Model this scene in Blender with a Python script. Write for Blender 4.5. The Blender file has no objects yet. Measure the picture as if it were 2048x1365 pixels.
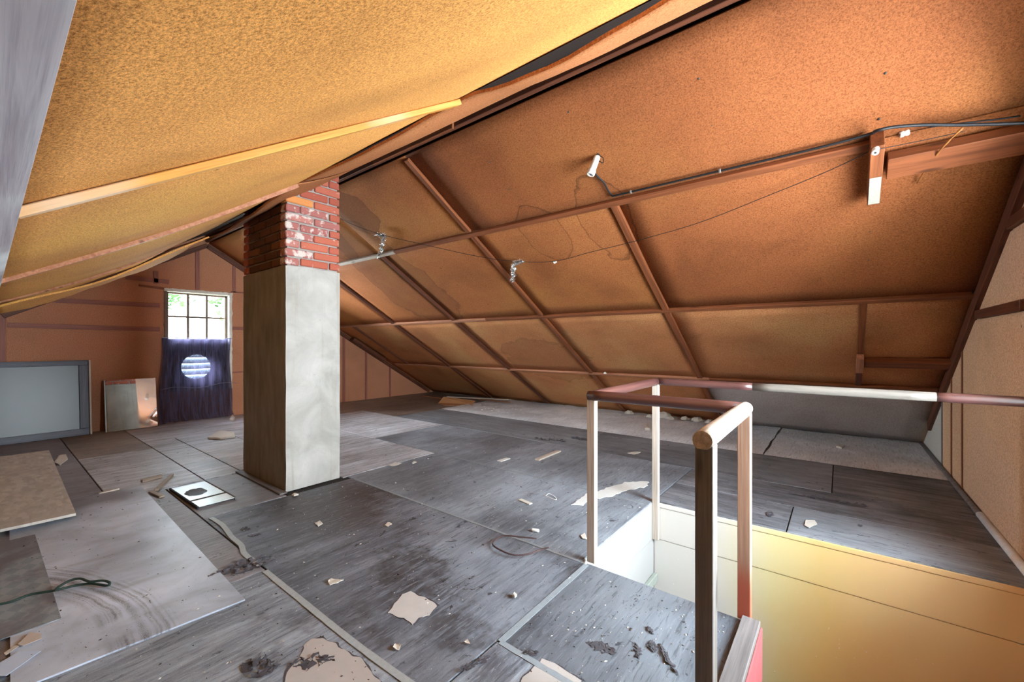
import bpy, bmesh, math, random
from mathutils import Vector, Matrix, noise as mnoise

random.seed(7)
scene = bpy.context.scene
C = scene.collection
R = math.radians

# ------------------------------------------------------------------ camera
CAM_H = 1.10
FPX, ANG, CY = 832.18, R(51.717), 688.69          # focal length in px, angle to the ridge, horizon row
cam_d = bpy.data.cameras.new('camera')
cam_d.sensor_width = 36.0
cam_d.lens = FPX / 2048 * 36.0
cam_d.shift_y = (CY - 682.5) / 2048
cam_d.clip_start = 0.02
cam = bpy.data.objects.new('camera', cam_d)
cam.location = (0, 0, CAM_H)
cam.rotation_euler = (R(90), 0, R(90) - ANG)
C.objects.link(cam)
scene.camera = cam

# ------------------------------------------------------------------ world, sun, daylight, exposure
w = bpy.data.worlds.new('world'); scene.world = w
w.use_nodes = True
bgn = w.node_tree.nodes['Background']
bgn.inputs['Color'].default_value = (0.78, 0.91, 1.0, 1)
bgn.inputs['Strength'].default_value = 9.0
sun_d = bpy.data.lights.new('sun', 'SUN'); sun_d.energy = 10.0; sun_d.angle = R(1.0); sun_d.color = (1, .95, .86)
sun = bpy.data.objects.new('sun', sun_d); sun.rotation_euler = (R(-42), 0, 0); sun.location = (-10, -6, 8)
C.objects.link(sun)

def area_light(name, loc, rot, sx, sy, power, col, portal=False):
    d = bpy.data.lights.new(name, 'AREA'); d.shape = 'RECTANGLE'; d.size = sx; d.size_y = sy
    d.energy = power; d.color = col
    o = bpy.data.objects.new(name, d); o.location = loc; o.rotation_euler = rot; C.objects.link(o)
    if portal: d.cycles.is_portal = True
    return o
# daylight that comes in through the window of the right gable (over the stairs)
area_light('window_area_light', (1.75, 2.05, 1.25), (R(90), 0, R(90)), 2.0, 2.0, 250, (0.87, 0.935, 1.0))
# added lamp beside the left gable window, out of view, strengthening its daylight
area_light('window_area_light', (-9.1, .72, 1.7), (R(90), 0, R(-90)), 1.9, 2.2, 1100, (0.88, 0.95, 1.0))
# sampling portal of the window in the left gable (gives off no light of its own)
area_light('window_portal', (-7.56, 1.95, 1.15), (R(90), 0, R(-90)), 0.80, 1.45, 1, (1, 1, 1), True)

vs = scene.view_settings
vs.view_transform = 'Standard'
try: vs.look = 'None'
except Exception: pass
vs.gamma = 1.0
vs.use_curve_mapping = False
vs.exposure = 1.58
scene.cycles.max_bounces = 6
scene.cycles.diffuse_bounces = 4
scene.cycles.glossy_bounces = 3
scene.cycles.transmission_bounces = 3
scene.cycles.transparent_max_bounces = 8

# ------------------------------------------------------------------ geometry of the attic
XL, XR = -7.40, 0.72                # gable walls
SL, YE = 0.597, 6.43                # roof pitch, far eave
YR = 2.05; ZR = SL * (YE - YR)      # ridge
KN = math.sqrt(1 + SL * SL)
YN = 2 * YR - YE                    # near eave
WX0, WX1, WY0, WY1 = -1.03, XR, 1.875, 2.915   # stairwell
NY = 0.75                           # near edge of the opening
TX = -0.30                          # right edge of the near floor
PURL = [0.78, 1.98, 3.20]           # distance of purlins from the ridge (plan)

def SP(side, x, y, off=0.0):
    """point on a roof slope; off = distance inward. side +1 far slope, -1 near slope"""
    z = ZR - SL * abs(y - YR) if side * (y - YR) >= 0 else ZR + SL * abs(y - YR)
    return Vector((x, y - side * SL / KN * off, z - off / KN))
def SN(side): return Vector((0, -side * SL / KN, -1 / KN))

def ray(u, v):
    r = (u - 1024) / FPX; z = (CY - v) / FPX
    return Vector((math.sin(ANG) * r - math.cos(ANG), math.cos(ANG) * r + math.sin(ANG), z))
CO = Vector((0, 0, CAM_H))
def FP(u, v, z=0.0):
    d = ray(u, v); return CO + d * ((z - CAM_H) / d.z)
def XP(u, v, x):
    d = ray(u, v); return CO + d * (x / d.x)
def YP(u, v, y):
    d = ray(u, v); return CO + d * (y / d.y)
def RP(u, v, off=0.0):
    n = Vector((0, SL, 1)); d = ray(u, v); dd = SL * YE - off * KN
    return CO + d * ((dd - n.dot(CO)) / n.dot(d))

# ------------------------------------------------------------------ helpers
def link(name, me, mat=None, parent=None, kind=None, label=None, cat=None, group=None, smooth=False):
    o = bpy.data.objects.new(name, me); C.objects.link(o)
    if mat is not None and len(me.materials) == 0: me.materials.append(mat)
    if parent is not None: o.parent = parent
    tag(o, label, cat, group, kind)
    if smooth:
        for p in me.polygons: p.use_smooth = True
    return o
def tag(o, label=None, cat=None, group=None, kind=None):
    if label: o['label'] = label
    if cat: o['category'] = cat
    if group: o['group'] = group
    if kind: o['kind'] = kind
    return o
def thing(name, label, cat, loc=(0, 0, 0), rz=0.0, group=None):
    o = bpy.data.objects.new(name, None); C.objects.link(o)
    o.location = loc; o.rotation_euler = (0, 0, rz); o.empty_display_size = .05
    return tag(o, label, cat, group)
def py(verts, faces, name='m'):
    me = bpy.data.meshes.new(name); me.from_pydata([tuple(v) for v in verts], [], faces); me.update()
    return me
def fixn(me):
    bm = bmesh.new(); bm.from_mesh(me); bmesh.ops.recalc_face_normals(bm, faces=bm.faces[:]); bm.to_mesh(me); bm.free(); return me
def boxmesh(x0, x1, y0, y1, z0, z1, bevel=0.0, seg=1):
    bm = bmesh.new()
    vs_ = [bm.verts.new(p) for p in ((x0,y0,z0),(x1,y0,z0),(x1,y1,z0),(x0,y1,z0),(x0,y0,z1),(x1,y0,z1),(x1,y1,z1),(x0,y1,z1))]
    for f in ((0,3,2,1),(4,5,6,7),(0,1,5,4),(1,2,6,5),(2,3,7,6),(3,0,4,7)): bm.faces.new([vs_[i] for i in f])
    if bevel > 0: bmesh.ops.bevel(bm, geom=bm.edges[:], offset=bevel, segments=seg, affect='EDGES', profile=.6)
    me = bpy.data.meshes.new('box'); bm.to_mesh(me); bm.free(); return me
def box(name, x0, x1, y0, y1, z0, z1, mat, parent=None, bevel=0.0, **k):
    """box with its own origin at its centre (object coordinates are local)"""
    c = Vector(((x0+x1)/2, (y0+y1)/2, (z0+z1)/2))
    me = boxmesh(x0-c.x, x1-c.x, y0-c.y, y1-c.y, z0-c.z, z1-c.z, bevel)
    o = link(name, me, mat, parent, **k); o.location = c; return o
def beam(name, p0, p1, wd, th, up, mat, parent=None, bevel=.003, wob=0.0, **k):
    """board from p0 to p1 (centre line), width wd across, thickness th along up; local X runs along the grain"""
    p0 = Vector(p0); p1 = Vector(p1); d = p1 - p0; L = d.length
    ex = d.normalized(); ez = Vector(up); ez = (ez - ex * ez.dot(ex)).normalized(); ey = ez.cross(ex)
    me = boxmesh(-L/2, L/2, -wd/2, wd/2, -th/2, th/2, bevel)
    if wob:
        bm = bmesh.new(); bm.from_mesh(me)
        n = max(2, int(L / .12))
        for i in range(1, n):
            bmesh.ops.bisect_plane(bm, geom=bm.verts[:] + bm.edges[:] + bm.faces[:], plane_co=(-L/2 + L*i/n, 0, 0), plane_no=(1, 0, 0))
        s = random.random() * 50
        for v in bm.verts:
            v.co.y += wob * mnoise.noise(Vector((v.co.x * 1.1 + s, 0, 0))); v.co.z += wob * mnoise.noise(Vector((v.co.x * 1.1, s, 9)))
        bm.to_mesh(me); bm.free()
    o = link(name, me, mat, parent, **k)
    M = Matrix(((ex.x, ey.x, ez.x, 0), (ex.y, ey.y, ez.y, 0), (ex.z, ey.z, ez.z, 0), (0, 0, 0, 1)))
    o.matrix_world = Matrix.Translation((p0 + p1) / 2) @ M
    return o
def prism(name, poly, z0, z1, mat, parent=None, **k):
    """poly: list of (x, y); extruded from z0 to z1, origin at its middle"""
    cx = sum(p[0] for p in poly)/len(poly); cy = sum(p[1] for p in poly)/len(poly)
    n = len(poly)
    V = [(p[0]-cx, p[1]-cy, 0) for p in poly] + [(p[0]-cx, p[1]-cy, z1-z0) for p in poly]
    F = [list(range(n))[::-1], list(range(n, 2*n))] + [[i, (i+1) % n, n+(i+1) % n, n+i] for i in range(n)]
    o = link(name, fixn(py(V, F)), mat, parent, **k); o.location = (cx, cy, z0); return o
def prism_x(name, poly, x0, x1, mat, parent=None, **k):
    """poly: list of (y, z) in a gable wall plane"""
    n = len(poly)
    V = [(x0, p[0], p[1]) for p in poly] + [(x1, p[0], p[1]) for p in poly]
    F = [list(range(n))[::-1], list(range(n, 2*n))] + [[i, (i+1) % n, n+(i+1) % n, n+i] for i in range(n)]
    return link(name, fixn(py(V, F)), mat, parent, **k)
def tube_data(pts, rad, seg=8, cap=True):
    pts = [Vector(p) for p in pts]; n = len(pts)
    rr = rad if isinstance(rad, (list, tuple)) else [rad] * n
    V, F = [], []
    nrm = None
    for i, p in enumerate(pts):
        t = (pts[min(i+1, n-1)] - pts[max(i-1, 0)]).normalized()
        if nrm is None:
            a = Vector((0, 0, 1)) if abs(t.z) < .9 else Vector((1, 0, 0)); nrm = (a - t * a.dot(t)).normalized()
        else: nrm = (nrm - t * nrm.dot(t)).normalized()
        b = t.cross(nrm)
        for k in range(seg):
            a = 2 * math.pi * k / seg
            V.append(p + (nrm * math.cos(a) + b * math.sin(a)) * rr[i])
    for i in range(n - 1):
        for k in range(seg):
            k2 = (k + 1) % seg
            F.append([i*seg+k, i*seg+k2, (i+1)*seg+k2, (i+1)*seg+k])
    if cap: F.append(list(range(seg))[::-1]); F.append([(n-1)*seg+k for k in range(seg)])
    return V, F
def tube(name, pts, rad, mat, parent=None, seg=8, smooth=True, **k):
    V, F = tube_data(pts, rad, seg)
    return link(name, py(V, F), mat, parent, smooth=smooth, **k)
def spline(pts, n=8):
    pts = [Vector(p) for p in pts]; out = []
    for i in range(len(pts) - 1):
        p0 = pts[max(i-1, 0)]; p1 = pts[i]; p2 = pts[i+1]; p3 = pts[min(i+2, len(pts)-1)]
        for k in range(n):
            t = k / n
            out.append(.5 * ((2*p1) + (p2-p0)*t + (2*p0-5*p1+4*p2-p3)*t*t + (3*p1-p0-3*p2+p3)*t**3))
    out.append(pts[-1]); return out
def lathe(name, prof, mat, parent=None, seg=20, axis=None, at=(0, 0, 0), smooth=True, **k):
    """prof: list of (radius, height) along local Z"""
    V, F = [], []
    n = len(prof)
    for r, z in prof:
        for i in range(seg):
            a = 2 * math.pi * i / seg; V.append((r * math.cos(a), r * math.sin(a), z))
    for j in range(n - 1):
        for i in range(seg):
            i2 = (i+1) % seg; F.append([j*seg+i, j*seg+i2, (j+1)*seg+i2, (j+1)*seg+i])
    F.append(list(range(seg))[::-1]); F.append([(n-1)*seg+i for i in range(seg)])
    o = link(name, fixn(py(V, F)), mat, parent, smooth=smooth, **k)
    q = Vector(axis).to_track_quat('Z', 'Y') if axis is not None else Vector((0, 0, 1)).to_track_quat('Z', 'Y')
    o.matrix_world = Matrix.Translation(Vector(at)) @ q.to_matrix().to_4x4()
    return o

# ------------------------------------------------------------------ materials
class NT:
    def __init__(s, name, rough=.7, spec=.3):
        s.m = bpy.data.materials.new(name); s.m.use_nodes = True
        s.t = s.m.node_tree; s.b = s.t.nodes['Principled BSDF']; s.out = s.t.nodes['Material Output']
        s.b.inputs['Roughness'].default_value = rough
        s.b.inputs['Specular IOR Level'].default_value = spec
        s.tc = s.t.nodes.new('ShaderNodeTexCoord').outputs['Object']
    def n(s, typ, **k):
        nd = s.t.nodes.new(typ)
        for a, b in k.items(): setattr(nd, a, b)
        return nd
    def l(s, a, b): s.t.links.new(a, b)
    def mapping(s, scale=(1, 1, 1), loc=(0, 0, 0), rot=(0, 0, 0), src=None):
        m = s.n('ShaderNodeMapping'); m.inputs['Scale'].default_value = scale; m.inputs['Location'].default_value = loc; m.inputs['Rotation'].default_value = rot
        s.l(src or s.tc, m.inputs['Vector']); return m.outputs[0]
    def noise(s, scale, detail=3, rough=.55, src=None, dist=0.0):
        nd = s.n('ShaderNodeTexNoise'); nd.inputs['Scale'].default_value = scale; nd.inputs['Detail'].default_value = detail
        nd.inputs['Roughness'].default_value = rough; nd.inputs['Distortion'].default_value = dist
        s.l(src or s.tc, nd.inputs['Vector']); return nd.outputs['Fac']
    def ramp(s, fac, stops):
        r = s.n('ShaderNodeValToRGB'); e = r.color_ramp.elements
        while len(e) < len(stops): e.new(.5)
        for i, (p, c) in enumerate(stops):
            e[i].position = p; e[i].color = c if len(c) == 4 else (*c, 1)
        s.l(fac, r.inputs[0]); return r.outputs[0]
    def fr(s, fac, a, b):                       # smooth 0..1 mask between a and b
        m = s.n('ShaderNodeMapRange'); m.interpolation_type = 'SMOOTHSTEP'
        m.inputs['From Min'].default_value = a; m.inputs['From Max'].default_value = b
        s.l(fac, m.inputs['Value']); return m.outputs[0]
    def mix(s, fac, a, b, mode='MIX'):
        m = s.n('ShaderNodeMix', data_type='RGBA', blend_type=mode)
        if isinstance(fac, (int, float)): m.inputs[0].default_value = fac
        else: s.l(fac, m.inputs[0])
        for i, x in ((6, a), (7, b)):
            if isinstance(x, tuple): m.inputs[i].default_value = x if len(x) == 4 else (*x, 1)
            else: s.l(x, m.inputs[i])
        return m.outputs[2]
    def math(s, op, a, b=None):
        m = s.n('ShaderNodeMath', operation=op)
        for i, x in enumerate((a, b)):
            if x is None: continue
            if isinstance(x, (int, float)): m.inputs[i].default_value = x
            else: s.l(x, m.inputs[i])
        return m.outputs[0]
    def dist(s, c, scale=(1, 1, 1), warp=0.0, wscale=3.0):
        """distance of the surface point from c, with axis scales and a warped edge"""
        v = s.n('ShaderNodeVectorMath', operation='SUBTRACT'); s.l(s.tc, v.inputs[0]); v.inputs[1].default_value = c
        v2 = s.n('ShaderNodeVectorMath', operation='MULTIPLY'); s.l(v.outputs[0], v2.inputs[0]); v2.inputs[1].default_value = scale
        v3 = s.n('ShaderNodeVectorMath', operation='LENGTH'); s.l(v2.outputs[0], v3.inputs[0])
        d = v3.outputs['Value']
        if warp:
            if not hasattr(s, 'wn'): s.wn = s.math('SUBTRACT', s.noise(wscale, 4), .5)
            d = s.math('ADD', d, s.math('MULTIPLY', s.wn, warp))
        return d
    def bump(s, h, strength=.3, dist=.01):
        b = s.n('ShaderNodeBump'); b.inputs['Strength'].default_value = strength; b.inputs['Distance'].default_value = dist
        s.l(h, b.inputs['Height']); s.l(b.outputs[0], s.b.inputs['Normal'])
    def col(s, c):
        if isinstance(c, tuple): s.b.inputs['Base Color'].default_value = c if len(c) == 4 else (*c, 1)
        else: s.l(c, s.b.inputs['Base Color'])
    def rough(s, r): s.l(r, s.b.inputs['Roughness'])

def lin(r, g, b):
    f = lambda c: (c/255/12.92) if c/255 <= .04045 else ((c/255+.055)/1.055)**2.4
    return (f(r), f(g), f(b))
def mul(c, k): return tuple(x * k for x in c[:3])

def m_plain(name, c, rough=.6, spec=.3, var=.15, scale=20, metal=0.0):
    t = NT(name, rough, spec)
    f = t.noise(scale, 4)
    t.col(t.mix(f, mul(c, 1-var), tuple(min(1, x) for x in mul(c, 1+var)))); t.b.inputs['Metallic'].default_value = metal
    return t.m

def m_fibre(name, c, stains=(), blot=.25, speck=.42, yellow=None, fs=120):
    """pressed fibreboard: fine flecks, broad fading, water stains with a dark rim"""
    t = NT(name, .82, .18)
    f1 = t.noise(fs, 3, .75); f2 = t.noise(1.3, 3, .55, dist=.4); f3 = t.noise(fs*2.7, 1)
    base = t.ramp(f2, [(.28, mul(c, 1-blot)), (.5, c), (.75, tuple(min(1, x) for x in (c[0]*(1+blot*.6), c[1]*(1+blot*.75), c[2]*(1+blot*.8))))])
    if yellow: base = t.mix(t.fr(t.noise(.9, 3, src=t.mapping(loc=(3, 1, 0))), .45, .7), base, yellow)
    fl = t.math('ADD', t.math('MULTIPLY', f1, .65), t.math('MULTIPLY', f3, .35))
    g = t.ramp(fl, [(.38, (1-speck*.95, 1-speck*1.2, 1-speck*1.45)), (.5, (1, 1, 1)), (.62, (1+speck*.8, 1+speck*.85, 1+speck*.9))])
    cc = t.mix(1.0, base, g, 'MULTIPLY')
    for (ctr, scl, rad, dark, rim) in stains:
        d = t.dist(ctr, scl, .9 * rad, 2.6)
        inside = t.fr(d, rad, rad * .97)
        ring = t.math('MULTIPLY', t.fr(d, rad * 1.012, rad), t.fr(d, rad * .93, rad * .995))
        cc = t.mix(t.math('MULTIPLY', inside, dark), cc, mul(c, .33))
        cc = t.mix(t.math('MULTIPLY', ring, rim), cc, mul(c, .12))
    sp = t.n('ShaderNodeTexVoronoi'); sp.inputs['Scale'].default_value = 3.2; t.l(t.tc, sp.inputs['Vector'])
    cc = t.mix(t.math('MULTIPLY', t.fr(sp.outputs['Distance'], .035, .015), .75), cc, mul(c, .12))
    t.col(cc); t.bump(f1, .3, .003)
    return t.m

def m_wood(name, c, c2, rough=.55, grain=26, knots=True, spec=.3, pale=None):
    """sawn timber; the grain runs along local X"""
    t = NT(name, rough, spec)
    oi = t.n('ShaderNodeObjectInfo')
    off = t.n('ShaderNodeVectorMath', operation='SCALE'); t.l(oi.outputs['Random'], off.inputs['Scale']); off.inputs[0].default_value = (37, 11, 5)
    ad = t.n('ShaderNodeVectorMath', operation='ADD'); t.l(t.tc, ad.inputs[0]); t.l(off.outputs[0], ad.inputs[1])
    src = ad.outputs[0]
    g1 = t.noise(1, 5, .6, t.mapping((1.4, grain*1.6, grain*1.6), src=src), .5)
    g2 = t.noise(1, 3, .6, t.mapping((6, 210, 210), src=src))
    base = t.ramp(g1, [(.3, c), (.7, c2)])
    base = t.mix(t.math('MULTIPLY', t.fr(g2, .45, .75), .35), base, mul(c, .45))
    if pale: base = t.mix(t.fr(t.noise(1.1, 3, src=src), .5, .68), base, pale)
    if knots:
        v = t.n('ShaderNodeTexVoronoi'); v.inputs['Scale'].default_value = 1; t.l(t.mapping((2.2, 9, 9), src=src), v.inputs['Vector'])
        base = t.mix(t.math('MULTIPLY', t.fr(v.outputs['Distance'], .16, .06), .7), base, mul(c, .25))
    t.col(base); t.bump(g1, .25, .004)
    return t.m

def m_floor(name, cd, cl, axis='y', grain=16, amt=1.0, rough=.42, wear=None, specks=True, seed=0.0, blobs=()):
    """painted board floor: brushed streaks, dust, scuffs, flaked dark bits"""
    t = NT(name, rough, .45)
    s = (grain, 1.1, 1) if axis == 'y' else (1.1, grain, 1)
    off = (seed * 3.1, seed * 1.7, 0)
    g = t.noise(1, 4, .62, t.mapping(s, off), .6)
    b = t.noise(1.1, 3, .6, t.mapping(loc=off), .5)
    f = t.noise(420, 2)
    h = t.math('ADD', t.math('MULTIPLY', g, .55 * amt), t.math('MULTIPLY', b, 1 - .55 * amt))
    base = t.ramp(h, [(.38, cd), (.52, tuple((a+c)/2 for a, c in zip(cd, cl))), (.64, cl)])
    base = t.mix(t.math('MULTIPLY', t.fr(f, .52, .72), .35), base, mul(cl, 1.25))
    base = t.mix(t.math('MULTIPLY', t.fr(f, .48, .28), .35), base, mul(cd, .55))
    if wear: base = t.mix(t.math('MULTIPLY', t.fr(t.noise(1.7, 5, .65, t.mapping(loc=(5 + seed, 2, 0))), .52, .64), .8), base, wear)
    for (ctr, scl, rad, colr, k, soft) in blobs:
        d = t.dist(ctr, scl, .5 * rad, 4.0)
        base = t.mix(t.math('MULTIPLY', t.fr(d, rad, rad * soft), k), base, colr)
    fl = t.noise(1, 3, .7, t.mapping((75, 8, 1) if axis == 'y' else (8, 75, 1), (seed, 3, 0)), .8)
    base = t.mix(t.math('MULTIPLY', t.fr(fl, .54, .66), .40), base, mul(cl, 1.2))
    base = t.mix(t.math('MULTIPLY', t.fr(fl, .45, .34), .55), base, mul(cd, .5))
    if specks:
        sp = t.noise(1, 4, .7, t.mapping((s[0]*1.4 if axis == 'y' else 9, 9 if axis == 'y' else s[1]*1.4, 1), (seed, 7, 0)), .9)
        base = t.mix(t.math('MULTIPLY', t.fr(sp, .63, .67), .8), base, mul(cd, .25))
        s2 = t.noise(75, 2)
        base = t.mix(t.math('MULTIPLY', t.fr(s2, .75, .775), .7), base, (.62, .60, .56))
    t.col(base)
    t.rough(t.math('ADD', t.math('MULTIPLY', b, .35), rough - .12))
    t.bump(fl, .3, .004)
    return t.m

RED = m_wood('red_stained_wood', lin(100, 54, 30), lin(146, 84, 50))
REDD = m_wood('dark_red_wood', lin(74, 40, 27), lin(112, 64, 42))
PINK = m_wood('pale_red_wood', lin(150, 92, 66), lin(196, 140, 108))
ORANGEW = m_wood('orange_wood', lin(186, 118, 46), lin(226, 168, 90), pale=lin(226, 214, 196))
GREYW = m_wood('grey_washed_wood', lin(142, 128, 136), lin(186, 178, 182), pale=lin(226, 228, 228), knots=False)
PALEW = m_wood('pale_pine', lin(166, 152, 138), lin(204, 192, 178))
POSTC = m_wood('pine_post', lin(168, 128, 108), lin(206, 172, 146), pale=lin(176, 92, 70))
DARKRAIL = m_wood('dark_varnished_rail', lin(70, 44, 46), lin(106, 70, 62), rough=.28, spec=.6, knots=False)
PALERAIL = m_wood('worn_pale_rail', lin(150, 136, 122), lin(206, 194, 180), rough=.5, knots=False)
GREYRAIL = m_wood('worn_grey_rail', lin(96, 90, 84), lin(128, 120, 112), rough=.5, knots=False)
POSTD = m_wood('grey_pine_post', lin(100, 95, 92), lin(140, 132, 126))
GREYB = m_wood('weathered_grey_board', lin(88, 84, 84), lin(128, 122, 120), knots=False)

STAINS = (((-4.35, 3.3, 1.85), (1.0, .45, .45), .55, .32, .3), ((-2.0, 2.98, 2.0), (1.4, .9, .9), .30, .10, .45),
            ((-1.42, 3.0, 2.05), (1.6, .8, .8), .36, .10, .5), ((-4.75, 2.5, 2.35), (1.2, .8, .8), .36, .4, .2), ((-3.9, 2.35, 2.4), (1, .9, .9), .26, .5, .2))
FIB_FAR = m_fibre('fibreboard_far', lin(160, 98, 56), stains=STAINS, yellow=lin(168, 111, 60))
FIB_BROWN = m_fibre('fibreboard_brown', lin(142, 83, 47), stains=STAINS[1:3], yellow=lin(148, 91, 50))
FIB_LOW = m_fibre('fibreboard_low', lin(182, 120, 78), stains=(((-3.3, 5.0, .85), (.7, .8, .8), .5, .25, .2),), yellow=lin(190, 140, 92))
FIB_NEAR = m_fibre('fibreboard_near', lin(220, 155, 86), fs=190, speck=.5, yellow=lin(224, 167, 88), stains=())
FIB_STRIP = m_fibre('fibreboard_strip', lin(178, 114, 72))
FIB_GREY = m_fibre('fibreboard_grey', lin(196, 188, 186), blot=.15)
FIB_WALL = m_fibre('fibreboard_wall', lin(182, 126, 96), blot=.15, speck=.3)
FIB_WALLR = m_fibre('fibreboard_wall_right', lin(214, 176, 142), blot=.15, speck=.34, yellow=lin(212, 178, 150))
FIB_PALE = m_fibre('pale_wallboard', lin(190, 186, 178), blot=.1, speck=.12)
DECK = m_plain('roof_deck', lin(40, 28, 22), .9)
SUB = m_plain('subfloor', lin(44, 40, 38), .9)

# ------------------------------------------------------------------ the setting: floor with its sheets
def rect_ring(outer, z0, z1):
    pass
floor_poly = [(XL, YN), (TX, YN), (TX, WY0), (WX0, WY0), (WX0, WY1), (XR, WY1), (XR, YE + .05), (XL, YE + .05)]
fm = bmesh.new()
for (x0, x1, y0, y1) in ((XL-.1, WX0-.03, YN-.1, YE+.1), (WX0-.03, TX-.03, YN-.1, WY0-.02), (WX0-.03, XR+.1, WY1+.03, YE+.1), (TX-.03, XR+.1, YN-.1, NY)):
    me_ = boxmesh(x0, x1, y0, y1, -.20, -.008); fm.from_mesh(me_); bpy.data.meshes.remove(me_)
me = bpy.data.meshes.new('floor'); fm.to_mesh(me); fm.free()
floor = link('floor', me, SUB, kind='structure', label='grey painted sheet floor strewn with flakes and dust', cat=None)

B = lin
F_NEAR = m_floor('floor_near', B(82, 87, 97), B(166, 176, 188), 'y', 15, 1, wear=B(78, 76, 84))
F_DARK = m_floor('floor_worn_dark', B(66, 69, 77), B(132, 139, 150), 'y', 10, .7, wear=B(58, 56, 58), seed=2,
                 blobs=(((-2.75, 1.45, 0), (.7, 1, 1), .55, B(62, 58, 56), .75, .3),))
F_BLUE = m_floor('floor_blue_grey', B(70, 74, 81), B(124, 131, 140), 'y', 8, .5, seed=3)
F_MID = m_floor('floor_mid', B(84, 89, 97), B(150, 158, 168), 'y', 9, .6, seed=4)
F_BLACK = m_floor('floor_black', B(62, 63, 68), B(146, 149, 157), 'x', 13, 1, seed=5, rough=.5, wear=B(72, 72, 75))
F_BLACK2 = m_floor('floor_black_two', B(84, 87, 94), B(148, 153, 161), 'x', 9, .7, seed=6, rough=.5)
F_LEFT = m_floor('floor_left_pale', B(124, 120, 122), B(216, 220, 228), 'y', 14, 1, seed=7)
F_BROWN = m_floor('floor_brown', B(96, 86, 80), B(160, 148, 138), 'y', 8, .6, seed=8)
F_GREYB = m_floor('floor_brown_grey', B(104, 100, 104), B(158, 156, 162), 'y', 7, .5, seed=9)
F_PAPER = m_floor('floor_paper', B(190, 193, 200), B(236, 240, 246), 'y', 4, .5, seed=10, rough=.6, specks=False)

sheet_n = 0
def sheet(x0, x1, y0, y1, mat, th=.008, z=0.0):
    g = .004
    o = box('floor_sheet', x0+g, x1-g, y0+g, y1-g, z-.010, z + random.uniform(-.0012, .0012), mat, floor, bevel=.0015)
    # keep the floor's own coordinates for the texture: bake the location into the mesh
    for v in o.data.vertices: v.co += o.location
    o.location = (0, 0, 0)
    return o
S = sheet
S(-2.2, TX, YN, .85, F_NEAR); S(-4.3, -2.2, YN, .85, F_GREYB)
S(-4.02, -3.15, .85, 1.36, F_GREYB); S(-3.15, -1.0, .85, 1.866, F_DARK)
S(-1.0, TX, 1.178, WY0, F_BLUE); S(-1.0, TX, .85, 1.178, F_NEAR)
S(-3.22, WX0, 1.866, 2.82, F_MID); S(-4.27, WX0, 2.82, 3.88, F_MID)
S(WX0, -.25, WY1, 3.40, F_BLACK); S(-.25, XR-.02, WY1, 3.40, F_BLACK2); S(WX0, XR-.02, 3.40, 3.88, F_BLACK)
S(-5.3, -2.3, 3.88, 4.80, F_BLACK2); S(-2.3, -.05, 3.88, 4.80, F_BLACK2); S(-.05, XR-.02, 3.88, 4.80, F_BLACK)
S(XL, -5.3, 3.88, 5.3, F_BROWN); S(XL, -5.3, 5.3, YE, F_BROWN)
S(-5.7, -4.04, .545, 1.10, F_LEFT); S(-5.45, -4.04, 1.10, 1.375, F_LEFT); S(-6.1, -4.27, 1.85, 2.82, F_LEFT)
S(-4.27, -3.22, 1.83, 2.82, F_LEFT); S(-6.1, -4.10, 1.375, 1.85, F_LEFT); S(-7.36, -6.1, 1.10, 2.82, F_LEFT); S(-6.1, -5.45, 1.10, 1.375, F_LEFT)
S(-7.36, -5.7, .545, 1.10, F_BROWN); S(-7.36, -4.3, -.35, .545, F_GREYB); S(-7.36, -4.3, YN, -.35, F_GREYB)
S(-6.2, -4.27, 2.82, 3.88, F_LEFT); S(-7.36, -6.2, 2.82, 3.88, F_BROWN)
S(-4.3, -4.02, .545, .85, F_GREYB); S(TX, XR-.005, YN, NY, F_NEAR)
# crinkled building paper along the far eave
def paper(x0, x1, y0, y1, amp, mat, seed):
    nx = max(8, int((x1-x0)/.06)); ny = max(8, int((y1-y0)/.08)); V, F = [], []
    for j in range(ny+1):
        for i in range(nx+1):
            x = x0 + (x1-x0)*i/nx; y = y0 + (y1-y0)*j/ny
            e = .03 * mnoise.noise(Vector((x*3, y*3, seed)))
            z = .004 + amp * abs(mnoise.noise(Vector((x*4.5 - y*2.2, y*1.4, seed)))) + amp*.5*abs(mnoise.noise(Vector((x*11, y*5, seed+4))))
            if j == 0: z = .0015; y += e*.3
            if i in (0, nx): x += e*.5
            V.append((x, y, z))
    for j in range(ny):
        for i in range(nx): a = j*(nx+1)+i; F.append([a, a+1, a+nx+2, a+nx+1])
    return link('floor_paper', py(V, F), mat, floor, smooth=True)
S(-5.3, XR-.02, 4.80, YE, F_BLACK2, z=-.003)
paper(-5.3, -.61, 4.79, YE-.02, .022, F_PAPER, 1.3); paper(-.59, XR-.03, 4.80, YE-.02, .012, F_PAPER, 5.1)

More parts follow.
